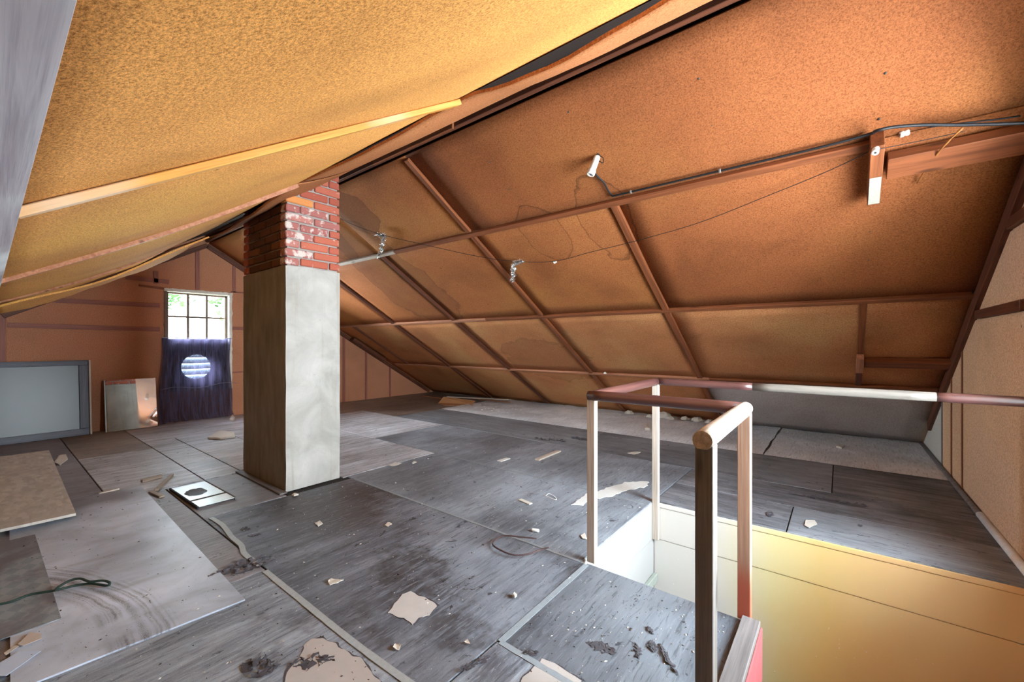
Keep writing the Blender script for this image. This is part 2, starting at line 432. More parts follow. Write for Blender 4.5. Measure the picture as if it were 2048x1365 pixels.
TAPE = m_plain('old_white_tape', lin(138, 146, 152), .5, var=.2, scale=40)
METALT = m_plain('pale_metal_strip', lin(160, 166, 168), .45, var=.2, scale=60)
def ribbon(name, pts, wd, mat, parent, z=.002, wob=.004):
    V, F = [], []; n = len(pts)
    for i, p in enumerate(pts):
        p = Vector((p[0], p[1])); a = Vector(pts[max(i-1, 0)][:2]); b = Vector(pts[min(i+1, n-1)][:2])
        t = (b-a).normalized(); s = Vector((-t.y, t.x)) * wd/2 * (1 + .12*mnoise.noise(Vector((i*1.3, 0, 0))))
        zz = z + wob * abs(mnoise.noise(Vector((i*.37, 2, 0))))
        for q, dz in ((p+s, 0), (p-s, 0)): V.append((q.x, q.y, zz)); V.append((q.x, q.y, -.001))
    for i in range(n-1):
        a = i*4; b = a+4
        F += [[a, a+2, b+2, b], [a, b, b+1, a+1], [a+2, a+3, b+3, b+2]]
    return link(name, py(V, F), mat, parent)
st = [FP(*q) for q in ((422,1037),(445,1052),(463,1075),(482,1092),(488,1108),(505,1122),(520,1133))]
st2 = [FP(*q) for q in ((530,1143),(560,1168),(600,1200),(650,1241),(700,1281),(760,1326),(830,1376))]
ribbon('edging_strip', spline([(p.x, p.y, 0) for p in st], 4), .026, METALT, floor, .004, .004)
ribbon('edging_strip', spline([(p.x, p.y, 0) for p in st2], 4), .026, METALT, floor, .003, .001)
def seam_tape(p0, p1, wd=.022, mat=TAPE):
    n = 14; ribbon('seam_tape', [(p0[0]+(p1[0]-p0[0])*i/n, p0[1]+(p1[1]-p0[1])*i/n + .003*mnoise.noise(Vector((i*.6, p0[0], 0)))) for i in range(n+1)], wd, mat, floor, .0018, .0006)
TAPE2 = m_plain('faded_seam_paint', lin(138, 144, 148), .6, var=.25, scale=30)
seam_tape((-.993, 1.855), (-.985, 1.178), .026); seam_tape((-.985, 1.178), (-.62, 1.172), .024)
seam_tape((-3.1, 1.866), (-1.03, 1.863), .016, TAPE2); seam_tape((-4.05, 2.83), (-1.05, 2.818), .014, TAPE2)
seam_tape((-4.0, 3.90), (-2.6, 3.88), .016, TAPE2)
# places where the top layer has come away
PEEL = m_plain('peeled_dark_layer', lin(74, 71, 76), .8, var=.3, scale=30)
BARE = m_plain('bare_board', lin(178, 172, 168), .85, .1, var=.12, scale=14)
def ragged(pts, amp=.012, n=5, seed=0):
    out = []
    for i in range(len(pts)):
        a = Vector(pts[i][:2]); b = Vector(pts[(i+1) % len(pts)][:2])
        for k in range(n):
            p = a.lerp(b, k/n); q = mnoise.noise_vector(Vector((p.x*23+seed, p.y*23, seed))); out.append((p.x + q.x*amp, p.y + q.y*amp))
    return out
def bare(px, seed):
    pts = ragged([FP(*q) for q in px], .014, 6, seed)
    c_ = Vector((sum(p[0] for p in pts)/len(pts), sum(p[1] for p in pts)/len(pts)))
    edge = [((p[0]-c_.x)*1.03 + c_.x, (p[1]-c_.y)*1.03 + c_.y) for p in ragged(pts, .012, 1, seed+9)]
    prism('torn_edge', edge, -.004, .0011, PEEL, floor); prism('bare_patch', pts, -.003, .0016, BARE, floor)
bare(((777,1228),(790,1212),(800,1190),(822,1183),(836,1192),(858,1200),(872,1213),(858,1232),(835,1238),(820,1252),(806,1236)), 1.2)
bare(((575,1345),(600,1318),(602,1294),(622,1280),(645,1276),(668,1287),(700,1308),(725,1326),(750,1352),(770,1378),(560,1378)), 3.4)
bare(((1044,1365),(1075,1330),(1085,1319),(1160,1362),(1150,1385),(1030,1385)), 6.0)
for px, sd in ((((700,838),(760,830),(782,845),(720,856)), 2.2),):
    pass
POWD = m_plain('spilled_white_powder', lin(206, 206, 202), .9, .1, var=.1, scale=30)
prism('powder_smear', ragged([FP(*q) for q in ((1142,1010),(1170,990),(1205,980),(1250,965),(1298,964),(1292,976),(1255,980),(1225,994),(1190,996),(1165,1012))], .03, 6, 8.8), -.003, .0022, POWD, floor)

# ------------------------------------------------------------------ stairwell walls, steps
CREAM = m_plain('cream_paint', lin(166, 165, 163), .6, var=.04, scale=6)
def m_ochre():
    t = NT('warm_lit_paint', .38, .4)
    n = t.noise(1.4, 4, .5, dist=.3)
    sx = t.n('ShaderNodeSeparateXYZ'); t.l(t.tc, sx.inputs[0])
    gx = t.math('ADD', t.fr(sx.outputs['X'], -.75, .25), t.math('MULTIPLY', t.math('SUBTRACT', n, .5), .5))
    c = t.ramp(gx, [(.05, lin(212, 208, 202)), (.42, lin(218, 204, 154)), (.75, lin(222, 190, 128)), (1.0, lin(228, 188, 136))])  # warm light along the wall painted in, cream left to orange right
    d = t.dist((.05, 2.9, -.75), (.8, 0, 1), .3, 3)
    c = t.mix(t.math('MULTIPLY', t.fr(d, .55, .1), .5), c, lin(226, 164, 86))  # warmer glow low on the wall, also put into the colour
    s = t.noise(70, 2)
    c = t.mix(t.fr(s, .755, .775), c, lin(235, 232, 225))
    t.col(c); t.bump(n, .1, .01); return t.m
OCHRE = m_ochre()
ZB = -2.45
wall_rear = link('wall_rear', boxmesh(WX0-.1, XR+.1, WY1+.026, WY1+.12, ZB, -.2), SUB, kind='structure')
def wpanel(x0, x1, z0, z1, y, th, mat, parent, name='wall_board', bev=.002):
    o = link(name, boxmesh(x0, x1, y, y+th, z0, z1, bev), mat, parent); return o
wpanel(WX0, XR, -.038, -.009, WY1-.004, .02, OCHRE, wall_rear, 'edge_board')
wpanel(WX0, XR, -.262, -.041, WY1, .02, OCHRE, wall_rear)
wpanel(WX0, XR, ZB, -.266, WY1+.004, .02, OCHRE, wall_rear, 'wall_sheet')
wall_side = link('wall_side', boxmesh(WX0-.12, WX0-.022, WY0-.1, WY1+.012, ZB, -.2), SUB, kind='structure')
for z0, z1, nm in ((-.262, -.009, 'wall_board'), (ZB, -.265, 'wall_sheet')):
    link(nm, boxmesh(WX0-.02, WX0, WY0, WY1, z0, z1, .002), CREAM, wall_side)
wall_front = link('wall_front', boxmesh(WX0-.1, TX-.022, WY0-.10, WY0-.002, ZB, -.01), CREAM, kind='structure')
wall_inner = link('wall_inner', boxmesh(TX-.1, TX-.022, NY, WY0-.1, ZB, -.01), CREAM, kind='structure')
wall_near = link('wall_near', boxmesh(TX-.1, XR+.1, NY-.1, NY, ZB, -.2), CREAM, kind='structure')
# floor of the storey below and the steps that lead down to it
SAGE = m_plain('sage_paint', lin(150, 158, 150), .6)
link('floor_lower', boxmesh(-1.15, XR+.1, YN-.1, WY1+.1, ZB-.1, ZB), m_plain('lower_floor', lin(140, 116, 92), .5), kind='structure')
stairs = thing('staircase', 'sage painted wooden steps going down inside the stair opening', 'stairs', (-.65, 2.4, ZB))
def sbox(name, *a):
    o = box(name, *a, SAGE, stairs, .004); o.location = Vector(o.location) - Vector(stairs.location); return o
sbox('landing', WX0+.002, -.30, WY0+.01, WY1-.006, -1.36, -1.32)
for i in range(4):
    x = -.30 + i*.235; z = -1.51 - i*.19
    sbox('tread', x, x+.255, WY0+.01, WY1-.006, z-.03, z); sbox('riser', x, x+.018, WY0+.02, WY1-.01, z-.0, z+.19 - (0 if i else .0) - .03)
sbox('stringer', WX0+.002, WX0+.03, WY0+.01, WY1-.006, -.555, -.50)

# ------------------------------------------------------------------ gable walls
def roofz(y, off=0.0): return ZR - SL * abs(y - YR) - off * KN
W1 = dict(y0=1.575, y1=2.335, z0=.42, z1=1.85)        # left window opening
W2 = dict(y0=1.45, y1=2.65, z0=.45, z1=1.95)          # right window opening
def gable(name, xa, xb, wn, zbot, mat, mat_child=None):
    V, F = [], []
    def poly(pts):
        n = len(pts); b = len(V)
        V.extend([(xa, y, z) for y, z in pts]); V.extend([(xb, y, z) for y, z in pts])
        F.append([b+i for i in range(n)][::-1]); F.append([b+n+i for i in range(n)])
        for i in range(n): F.append([b+i, b+(i+1) % n, b+n+(i+1) % n, b+n+i])
    ex = .14
    poly([(YN-.1, zbot), (wn['y0'], zbot), (wn['y0'], roofz(wn['y0'])+ex), (YN-.1, roofz(YN-.1)+ex)])
    poly([(wn['y1'], zbot), (YE+.1, zbot), (YE+.1, roofz(YE+.1)+ex), (wn['y1'], roofz(wn['y1'])+ex)])
    poly([(wn['y0'], zbot), (wn['y1'], zbot), (wn['y1'], wn['z0']), (wn['y0'], wn['z0'])])
    poly([(wn['y0'], wn['z1']), (wn['y1'], wn['z1']), (wn['y1'], roofz(wn['y1'])+ex), (YR, ZR+ex), (wn['y0'], roofz(wn['y0'])+ex)])
    return link(name, fixn(py(V, F)), mat, kind='structure')
wall_left = gable('wall_left', XL-.14, XL, W1, -.2, FIB_WALL)
wall_right = gable('wall_right', XR, XR+.14, W2, ZB, FIB_WALLR)
def wl(name, y0, z0, y1, z1, wd, mat=REDD, th=.016, par=None, x=None, side=1):
    return beam(name, ((XL if x is None else x)+side*th/2, y0, z0), ((XL if x is None else x)+side*th/2, y1, z1), wd, th, (1, 0, 0), mat, par or wall_left, .002)
MAUVE = m_wood('mauve_batten', lin(130, 78, 66), lin(160, 102, 86), knots=False)
for a in ((.125, .02, .125, 1.43, .05), (1.93, 1.90, 1.93, 2.52, .05), (2.40, 1.90, 2.40, 2.36, .045), (2.90, 0, 2.90, 2.05, .045), (4.22, .0, 4.22, 1.28, .05), (4.69, 0, 4.69, 1.0, .045), (5.25, 0, 5.25, .66, .04)):
    wl('vertical_batten', *a, MAUVE)
for a in ((.30, 1.625, 1.50, 1.635, .055), (.16, 1.315, 1.50, 1.305, .055), (2.36, 1.345, 2.90, 1.35, .05), (2.36, 1.91, 2.90, 1.915, .02), (1.15, 1.985, 1.60, 1.97, .06), (2.36, .66, 2.9, .67, .02)):
    wl('cross_batten', *a, MAUVE)
wl('cross_batten', 1.28, 1.89, 1.56, 1.872, .028, RED, .02)
wl('vertical_batten', 1.46, 1.93, 1.46, 2.10, .05, MAUVE)
# boards that close the joint between gable and roof
def rake(x, side, y0, y1, wd, th, mat, par, name='rake_board'):
    s = 1 if y0 >= YR else -1
    return beam(name, SP(s, x+side*th/2, y0, wd/2+.012), SP(s, x+side*th/2, y1, wd/2+.012), wd, th, (1, 0, 0), mat, par, .003)
rake(XL, 1, YR+.02, YE-.1, .07, .03, REDD, wall_left); rake(XL, 1, YR-.02, .1, .06, .03, REDD, wall_left)
rake(XR, -1, YR+.1, 5.9, .085, .035, REDD, wall_right)
beam('rake_block', SP(1, XL+.12, 4.35, .055), SP(1, XL+.12, 5.05, .055), .12, .07, SN(1), REDD, wall_left)

for a in ((3.15, 1.292, 4.02, 1.292, .055), (3.05, 1.735, 3.36, 1.735, .055)):
    wl('cross_rail', *a, REDD, .03, wall_right, XR, -1)
for yy, zt, mt in ((4.88, .88, RED), (4.50, 1.10, RED), (5.28, .62, PALEW)):
    wl('vertical_batten', yy, .02, yy, zt, .03, mt if yy < 5.2 else GREYB, .014, wall_right, XR, -1)
prism_x('wall_sheet', [(5.30, .01), (6.36, .01), (5.30, .64)], XR-.009, XR-.001, FIB_PALE, wall_right)
prism_x('wall_sheet', [(4.52, .03), (4.86, .03), (4.86, .86), (4.52, 1.06)], XR-.008, XR-.001, FIB_WALLR, wall_right)
prism_x('wall_sheet', [(4.90, .03), (5.26, .03), (5.26, .64), (4.90, .84)], XR-.008, XR-.001, FIB_WALLR, wall_right)
prism_x('wall_sheet', [(2.95, .03), (4.48, .03), (4.48, 1.10), (4.12, 1.26), (2.95, 1.26)], XR-.008, XR-.001, FIB_WALLR, wall_right)
prism_x('wall_sheet', [(2.95, 1.325), (4.02, 1.325), (3.40, 1.70), (2.95, 1.70)], XR-.008, XR-.001, FIB_WALLR, wall_right)
# skirting along the right gable: pale painted near the stairs, bare wood further back
PIPE = m_plain('chipped_white_paint', lin(226, 232, 240), .45, var=.22, scale=25)
trim = tube('trim_1', [(XR-.022, WY1, .014), (XR-.022, 3.92, .014)], .021, PIPE, None, 10, kind='structure')
tube('trim_2', [(XR-.022, 3.925, .012), (XR-.022, 6.36, .012)], .018, GREYB, None, 10, kind='structure')

# ------------------------------------------------------------------ roof: deck, fibreboard sheets, timbers
def deck():
    V, F = [], []
    for s in (-1, 1):
        ye = YE + .3 if s > 0 else YN - .3
        b = len(V)
        for off in (-.10, -.16):
            for x in (XL-.3, XR+.3):
                for y in (YR - s*.09, ye): V.append(SP(s, x, y, off))
        F += [[b, b+1, b+3, b+2], [b+4, b+6, b+7, b+5], [b, b+4, b+5, b+1], [b+2, b+3, b+7, b+6], [b, b+2, b+6, b+4], [b+1, b+5, b+7, b+3]]
    me = py(V, F); fixn(me); return link('ceiling', me, DECK, kind='structure')
ceiling = deck()
def panel(side, x0, x1, y0, y1, mat, sag=None, nx=10, ny=8, th=.012, name='fibreboard_sheet', edge=None, sk=(0, 0)):
    V, F = [], []; g = .003
    for k in (0, 1):
        for j in range(ny+1):
            for i in range(nx+1):
                u = i/nx; v = j/ny; x = x0+g + (x1-x0-2*g)*u; y = y0+g + (y1-y0-2*g)*v
                x += (sk[0]*(1-u) + sk[1]*u)*(1-v)
                if edge: y = y0+g + (edge(x)-y0-2*g)*v
                o = .003*mnoise.noise(Vector((x*2.1, y*2.1, 3))) * (math.sin(math.pi*u)*math.sin(math.pi*v))**.5 + (sag(x, y, u, v) if sag else 0)
                V.append(SP(side, x, y, o - th*k))
    N = (nx+1)*(ny+1)
    for j in range(ny):
        for i in range(nx):
            a = j*(nx+1)+i; q = [a, a+1, a+nx+2, a+nx+1]; F.append(q); F.append([t+N for t in q[::-1]])
    for i in range(nx):
        for a, b in ((i, i+1), (ny*(nx+1)+i+1, ny*(nx+1)+i)): F.append([a, b, b+N, a+N])
    for j in range(ny):
        for a, b in (((j+1)*(nx+1), j*(nx+1)), (j*(nx+1)+nx, (j+1)*(nx+1)+nx)): F.append([a, b, b+N, a+N])
    me = fixn(py(V, F))
    o = link(name, me, mat, ceiling)
    for p in me.polygons: p.use_smooth = p.area > .002 and abs(p.normal.dot(SN(side))) > .8
    return o
soft = lambda A: (lambda x, y, u, v: A*math.sin(math.pi*u)*math.sin(math.pi*v))
xs = [XL, -5.56, -4.18, -2.72, -1.30, XR]
P = [YR+.02] + [YR+p for p in PURL] + [YE]
for x0, x1 in ((XL, -5.56), (-5.56, -4.18), (-4.18, -2.72), (-2.72, XR)): panel(1, x0, x1, P[0], P[1], FIB_FAR if x1 < 0 else FIB_BROWN, soft(.006))
for r in (1, 2):
    for x0, x1 in zip(xs[:-1], xs[1:]): panel(1, x0, x1, P[r], P[r+1], (FIB_BROWN if x1 > 0 else FIB_FAR) if r == 1 else FIB_LOW, soft(random.uniform(.004, .016)))
for x0, x1 in zip(xs[:-2], xs[1:-1]): panel(1, x0, x1, P[3], P[4], FIB_LOW, soft(.008))
panel(1, -1.30, XR, P[3], P[4], FIB_GREY, soft(.006))
# far slope timbers
def sl(name, side, x0, y0, x1, y1, wd, th, mat, off=0.0, wob=0.0, **k):
    return beam(name, SP(side, x0, y0, off+th/2), SP(side, x1, y1, off+th/2), wd, th, SN(side), mat, ceiling, .003, wob, **k)
PB = lambda n: m_wood(n, lin(150, 104, 70), lin(196, 152, 108))
sl('purlin', 1, XL, P[1]+.012, -3.9, P[1]+.012, .042, .030, PALEW, 0, .003)
sl('purlin', 1, -3.9, P[1]+.012, .12, P[1]+.012, .048, .032, RED, 0, .003)
sl('purlin', 1, XL, P[2], -3.6, P[2], .040, .030, PINK, 0, .004); sl('purlin', 1, -3.6, P[2], XR-.02, P[2], .044, .030, RED, 0, .004)
sl('purlin', 1, -7.2, P[3], -1.2, P[3], .034, .028, PINK, 0, .004); sl('purlin', 1, -1.2, P[3], XR-.04, P[3], .040, .028, RED, 0, .003)
for x, y0 in ((-2.72, P[0]), (-4.18, P[1]), (-5.56, P[1]), (-1.30, P[1])):
    ys = [y0] + [p for p in P[1:4] if p > y0 + .1] + [YE-.05]
    for a, b in zip(ys[:-1], ys[1:]): sl('rafter_batten', 1, x, a+.022, x, b-.022, .048 if x < -2 else .055, .030, RED if x > -4 else REDD, 0, .004)
sl('rafter_batten', 1, -6.75, P[2], -6.75, P[3]-.05, .04, .03, REDD)
sl('rafter_batten', 1, .135, P[2]+.025, .135, 4.74, .045, .022, RED); sl('rafter_batten', 1, .135, 4.90, .135, P[3]-.02, .045, .022, REDD)
beam('stub_block', SP(1, .135, 4.70, .05), SP(1, .135, 4.92, .05), .05, .055, SN(1), PINK, ceiling)
beam('short_purlin', SP(1, .165, 4.80, .04), SP(1, XR-.03, 4.80, .04), .10, .05, SN(1), RED, ceiling)
beam('short_purlin', SP(1, .19, 2.95, .055), SP(1, XR-.01, 2.95, .055), .13, .06, SN(1), RED, ceiling)
# block with flaking white paint on its lower half
WPAINT = m_plain('flaking_white_paint', lin(158, 156, 142), .7, var=.25, scale=60)
hb = beam('hanger_block', SP(1, .145, 2.79, .055), SP(1, .145, 3.13, .055), .055, .11, SN(1), RED, ceiling)
bm = beam('painted_face', SP(1, .145, 2.96, .1115), SP(1, .145, 3.12, .1115), .048, .002, SN(1), WPAINT, ceiling, .0005)
# ridge
beam('ridge_board', (XL+.02, YR-.012, ZR+.045), (XR-.02, YR-.012, ZR+.045), .10, .035, (0, 1, 0), REDD, ceiling)
beam('ridge_strip', (-3.05, YR-.045, ZR+.0), (-2.1, YR-.045, ZR+.0), .05, .02, (0, 1, 0), RED, ceiling)
# near slope
NP = [YR - p for p in PURL]           # 1.27, .07, -1.15
def gapf(x):
    pts = [(.7, .012), (-.35, .018), (-.55, .032), (-.78, .048), (-1.0, .036), (-1.22, .002), (-1.45, .006), (-1.7, .018), (-2.05, .020), (-2.4, .012), (-2.72, .0), (-3.1, .02), (-3.6, .06), (-4.18, .09), (-5.6, .02), (-7.4, .02)]
    for (a, ga), (b, gb) in zip(pts[:-1], pts[1:]):
        if b <= x <= a: t = (x-a)/(b-a); t = t*t*(3-2*t); return ga + (gb-ga)*t
    return .02
EDGE = 1.238
def sag2(A, L=0.0, Rr=0.0):
    def f(x, y, u, v):
        k = min(1, v/.86)
        return A*math.sin(math.pi*u)*math.sin(math.pi*k)**.8 + (L*(1-u)+Rr*u)*(.25+.75*math.sin(math.pi*k)) - .03*max(0, v-.86)/.14
    return f
Y2 = 1.40                              # the sheets of the second row run on behind the strip below the ridge
panel(-1, -1.25, XR, NP[1]-.06, Y2, FIB_NEAR, sag2(.012), 30, 14, sk=(-.29, 0))
panel(-1, -2.72, -1.25, NP[1]-.06, Y2, FIB_NEAR, sag2(.012, .030, .0), 20, 14, sk=(-.49, -.29))
panel(-1, -4.16, -2.72, NP[1]-.06, Y2, FIB_NEAR, sag2(.014, .072, .030), 20, 14, sk=(-.6, -.49))
panel(-1, -5.0, -4.20, NP[1]-.06, EDGE, FIB_NEAR, lambda x, y, u, v: (.115 + .02*(1-u))*(.5+.5*math.sin(math.pi*min(1, v*.9))) + .01*math.sin(9*v+4*u) + .008*mnoise.noise(Vector((0, y*9, 0)))*(1-u), 14, 20, edge=lambda x: EDGE-.09+.02*mnoise.noise(Vector((x*6, 0, 0))), sk=(-.5, -.6))
panel(-1, -5.56, -5.0, NP[1]-.06, EDGE, FIB_NEAR, soft(.01), sk=(0, -.5)); panel(-1, XL, -5.56, NP[1]-.06, EDGE, FIB_NEAR, soft(.01))
# the strip hangs a little below them, leaving an open slot
def slot(A, B=0.0): return lambda x, y, u, v: .004 + gapf(x)*.85*(1-v)**.8 + A*math.sin(math.pi*v)**.7
panel(-1, -2.72, XR, EDGE, 1.70, FIB_STRIP, slot(.016), 40, 10)
panel(-1, -4.4, -2.72, EDGE, 1.70, FIB_STRIP, slot(.014), 30, 10)
panel(-1, XL, -4.4, EDGE, 1.70, FIB_STRIP, slot(.006))
for x0, x1 in ((XL, -2.72), (-2.72, XR)):
    panel(-1, x0, x1, NP[2], NP[1]-.06, FIB_NEAR, soft(.01)); panel(-1, x0, x1, YN, NP[2], FIB_NEAR, soft(.01))
sl('purlin', -1, XL, -.055, XR-.01, -.055, .165, .055, GREYW, 0)
sl('purlin', -1, XL, NP[2], XR-.01, NP[2], .05, .03, RED, 0)
sl('rafter_batten', -1, -1.50, .035, -1.255, 1.225, .034, .022, ORANGEW, .001, .002)
def bow(name, side, x, x2, y0, y1, wd, th, mat, f, n=16):
    """batten nailed to a sagging sheet; follows it"""
    V, F = [], []
    for i in range(n+1):
        t = i/n; y = y0+(y1-y0)*t; o = f(t)
        for dx in (-wd/2, wd/2):
            for oo in (o, o+th): V.append(SP(side, x + (x2-x)*t + dx, y, oo))
    for i in range(n):
        a = i*4; b = a+4
        F += [[a+1, a+3, b+3, b+1], [a, b, b+2, a+2], [a, a+1, b+1, b], [a+2, b+2, b+3, a+3]]
    F += [[0, 2, 3, 1], [n*4, n*4+1, n*4+3, n*4+2]]
    return link(name, fixn(py(V, F)), mat, ceiling)
bow('rafter_batten', -1, -3.15, -2.72, .03, 1.225, .035, .022, PINK, lambda t: .030*(.25+.75*math.sin(math.pi*t)) - .002)
bow('rafter_batten', -1, -4.7, -4.16, .03, 1.10, .030, .014, PINK, lambda t: .072*(.25+.75*math.sin(math.pi*t)) - .002)

# ------------------------------------------------------------------ windows
def m_glass():
    t = NT('window_glass', .05, .5); t.t.nodes.remove(t.b)
    tr = t.n('ShaderNodeBsdfTransparent'); gl = t.n('ShaderNodeBsdfGlossy'); gl.inputs['Roughness'].default_value = .03
    mx = t.n('ShaderNodeMixShader'); mx.inputs[0].default_value = .05
    tr.inputs[0].default_value = (.96, .98, .98, 1)
    t.l(tr.outputs[0], mx.inputs[1]); t.l(gl.outputs[0], mx.inputs[2]); t.l(mx.outputs[0], t.out.inputs[0]); return t.m
GLASS = m_glass()
SASH = m_plain('brown_sash', lin(112, 92, 76), .6)
PLAST = m_plain('rough_white_plaster', lin(214, 208, 196), .8, var=.15, scale=30)
DARKB = m_plain('blackened_board', lin(52, 48, 52), .8)
def jagged_strip(name, y0, z0, y1, z1, wd, x0, th, mat, parent, amp, seed):
    """hand-trowelled plaster edge along a window opening"""
    n = 26; V, F = [], []
    d = Vector((y1-y0, z1-z0)).normalized(); s = Vector((-d.y, d.x))
    for i in range(n+1):
        t = i/n; p = Vector((y0+(y1-y0)*t, z0+(z1-z0)*t))
        a = p + s*(wd/2 + amp*mnoise.noise(Vector((i*.9, seed, 0)))); b = p - s*wd/2
        h = th*(1 + .5*mnoise.noise(Vector((i*.7, 3, seed))))
        for q in (a, b): V.append((x0, q.x, q.y)); V.append((x0+h, q.x, q.y))
    for i in range(n):
        a = i*4; b = a+4
        F += [[a+1, a+3, b+3, b+1], [a, b, b+2, a+2], [a, a+1, b+1, b], [a+2, b+2, b+3, a+3]]
    F += [[0, 2, 3, 1], [n*4, n*4+1, n*4+3, n*4+2]]
    return link(name, fixn(py(V, F)), mat, parent)
def window(name, xin, sgn, wn, zsplit, nx, lower):
    y0, y1, z0, z1 = wn['y0'], wn['y1'], wn['z0'], wn['z1']
    fr = bmesh.new()
    def add(a, b, c, d, e, f):
        m = boxmesh(a, b, c, d, e, f); fr.from_mesh(m); bpy.data.meshes.remove(m)
    xo = xin - sgn*.10; xi = xin - sgn*.045
    xa, xb = min(xo, xi), max(xo, xi)
    for a in ((y0, y0+.03, z0, z1), (y1-.045, y1, z0, z1), (y0, y1, z1-.035, z1), (y0, y1, z0, z0+.03)): add(xa, xb, *a)
    me = bpy.data.meshes.new(name); fr.to_mesh(me); fr.free()
    root = link(name, me, SASH, kind='structure')
    xm = (xo+xi)/2
    ya, yb = y0+.03, y1-.045
    zb = z1-.035; nz = 2
    zones = [(zsplit, zb)] + ([(z0+.03, zsplit-.03)] if lower else [])
    box('meeting_rail', xm-.02, xm+.02, ya, yb, zsplit-.03, zsplit, SASH, root, .002)
    for (a, b) in zones:
        for i in range(1, nx):
            y = ya + (yb-ya)*i/nx; box('glazing_bar', xm-.016, xm+.016, y-.015, y+.015, a, b, SASH, root, .001)
        box('glazing_bar', xm-.013, xm+.013, ya, yb, (a+b)/2-.013, (a+b)/2+.013, SASH, root, .001)
        for i in range(nx):
            for j in range(nz):
                box('pane', xm-.002, xm+.002, ya+(yb-ya)*i/nx+.009, ya+(yb-ya)*(i+1)/nx-.009, a+(b-a)*j/nz+.008, a+(b-a)*(j+1)/nz-.008, GLASS, root)
    return root
win1 = window('window_1', XL, 1, W1, 1.175, 3, False)
win2 = window('window_2', XR, -1, W2, 1.28, 3, True)
y0, y1, z0, z1 = W1['y0'], W1['y1'], W1['z0'], W1['z1']
jagged_strip('plaster_edge', y0-.03, z1+.012, y1+.04, z1+.02, .04, XL, .022, PLAST, win1, .018, 1)
jagged_strip('plaster_edge', y1+.012, z1, y1+.012, z0, .04, XL, .026, PLAST, win1, .016, 5)
jagged_strip('plaster_edge', y0-.012, z0+.2, y0-.012, z1, .03, XL, .014, m_plain('grimy_plaster', lin(120, 100, 88), .8, var=.4, scale=40), win1, .014, 9)
PLJ = m_plain('pale_jamb', lin(196, 196, 190), .7, var=.1)
box('jamb', XL-.05, XL, y1-.012, y1, z0, z1, PLJ, win1); box('jamb', XL-.05, XL, y0, y0+.01, z0, z1, SASH, win1); box('head', XL-.05, XL, y0, y1, z1-.012, z1, PLJ, win1)
# lower half: board with a round opening, slats behind it
def holed_board(name, xa, xb, y0, y1, z0, z1, cy_, cz, rad, mat, parent):
    n = 40; V, F = [], []
    def sq(a):
        c, s = math.cos(a), math.sin(a)
        t = min(((y1-cy_)/c if c > 1e-6 else 9e9), ((y0-cy_)/c if c < -1e-6 else 9e9), ((z1-cz)/s if s > 1e-6 else 9e9), ((z0-cz)/s if s < -1e-6 else 9e9))
        return (cy_+c*t, cz+s*t)
    angs = sorted([2*math.pi*i/n for i in range(n)] + [math.atan2(z-cz, y-cy_) % (2*math.pi) for y in (y0, y1) for z in (z0, z1)])
    m = len(angs)
    for x in (xa, xb):
        for a in angs: V.append((x, cy_+rad*math.cos(a), cz+rad*math.sin(a)))
        for a in angs: q = sq(a); V.append((x, q[0], q[1]))
    for i in range(m):
        j = (i+1) % m
        F += [[i, j, m+j, m+i], [2*m+i, 3*m+i, 3*m+j, 2*m+j], [i, 2*m+i, 2*m+j, j]]
    return link(name, fixn(py(V, F)), mat, parent)
holed_board('lower_board', XL-.085, XL-.065, y0+.03, y1-.045, z0+.03, 1.145, 1.935, .765, .18, DARKB, win1)
SLAT = m_plain('pale_slat', lin(186, 196, 204), .7)
for k in range(6):
    z = .60 + k*.085
    beam('vent_slat', (XL-.11, 1.74, z), (XL-.11, 2.13, z), .084, .006, (1, 0, .45), SLAT, win1, .001)
# sheer dark cloth hung across the lower half
def m_cloth():
    t = NT('dark_sheer_cloth', .9, .1)
    w_ = t.noise(1, 3, .6, t.mapping((4, 60, 3)))
    t.col(t.ramp(w_, [(.3, lin(40, 35, 44)), (.7, lin(104, 98, 124))]))
    tr = t.n('ShaderNodeBsdfTransparent'); tr.inputs[0].default_value = (.85, .87, 1, 1)
    tl = t.n('ShaderNodeBsdfTranslucent'); tl.inputs[0].default_value = (.07, .065, .13, 1)
    a = t.n('ShaderNodeMixShader'); a.inputs[0].default_value = .35; t.l(t.b.outputs[0], a.inputs[1]); t.l(tl.outputs[0], a.inputs[2])
    m = t.n('ShaderNodeMixShader'); m.inputs[0].default_value = .22
    t.l(a.outputs[0], m.inputs[1]); t.l(tr.outputs[0], m.inputs[2]); t.l(m.outputs[0], t.out.inputs[0]); return t.m
CLOTH = m_cloth()
cur = thing('window_curtain', 'dark sheer blue cloth hanging over the lower half of the window', 'curtain', (XL+.05, 1.93, 0))
nu, nv = 70, 44; V, F = [], []
for j in range(nv+1):
    v = j/nv
    for i in range(nu+1):
        u = i/nu
        sp = .415 + .03*v*v
        yy = (u-.5)*2*sp + .012*math.sin(7*v+3*u) - .025*v
        z = 1.185*(1-v) + .006*math.sin(40*u)*(1-v)**8
        fold = .020*math.sin(u*46+1.5*math.sin(3*v)) + .010*math.sin(u*19+2*v) + .018*math.sin(2.2*math.pi*(u+.35*v))*v
        x = -.018 + fold*(.4+.6*v) + .05*v*v + (.06*max(0, v-.93)/.07)
        if v > .93: z = max(.006, z) + .01*abs(math.sin(u*22+v*30))
        if u > .9: z += .05*(u-.9)*10*max(0, v-.75)
        V.append((x, yy, max(z, .004)))
for j in range(nv):
    for i in range(nu): a = j*(nu+1)+i; F.append([a, a+1, a+nu+2, a+nu+1])
link('cloth', py(V, F), CLOTH, cur, smooth=True)
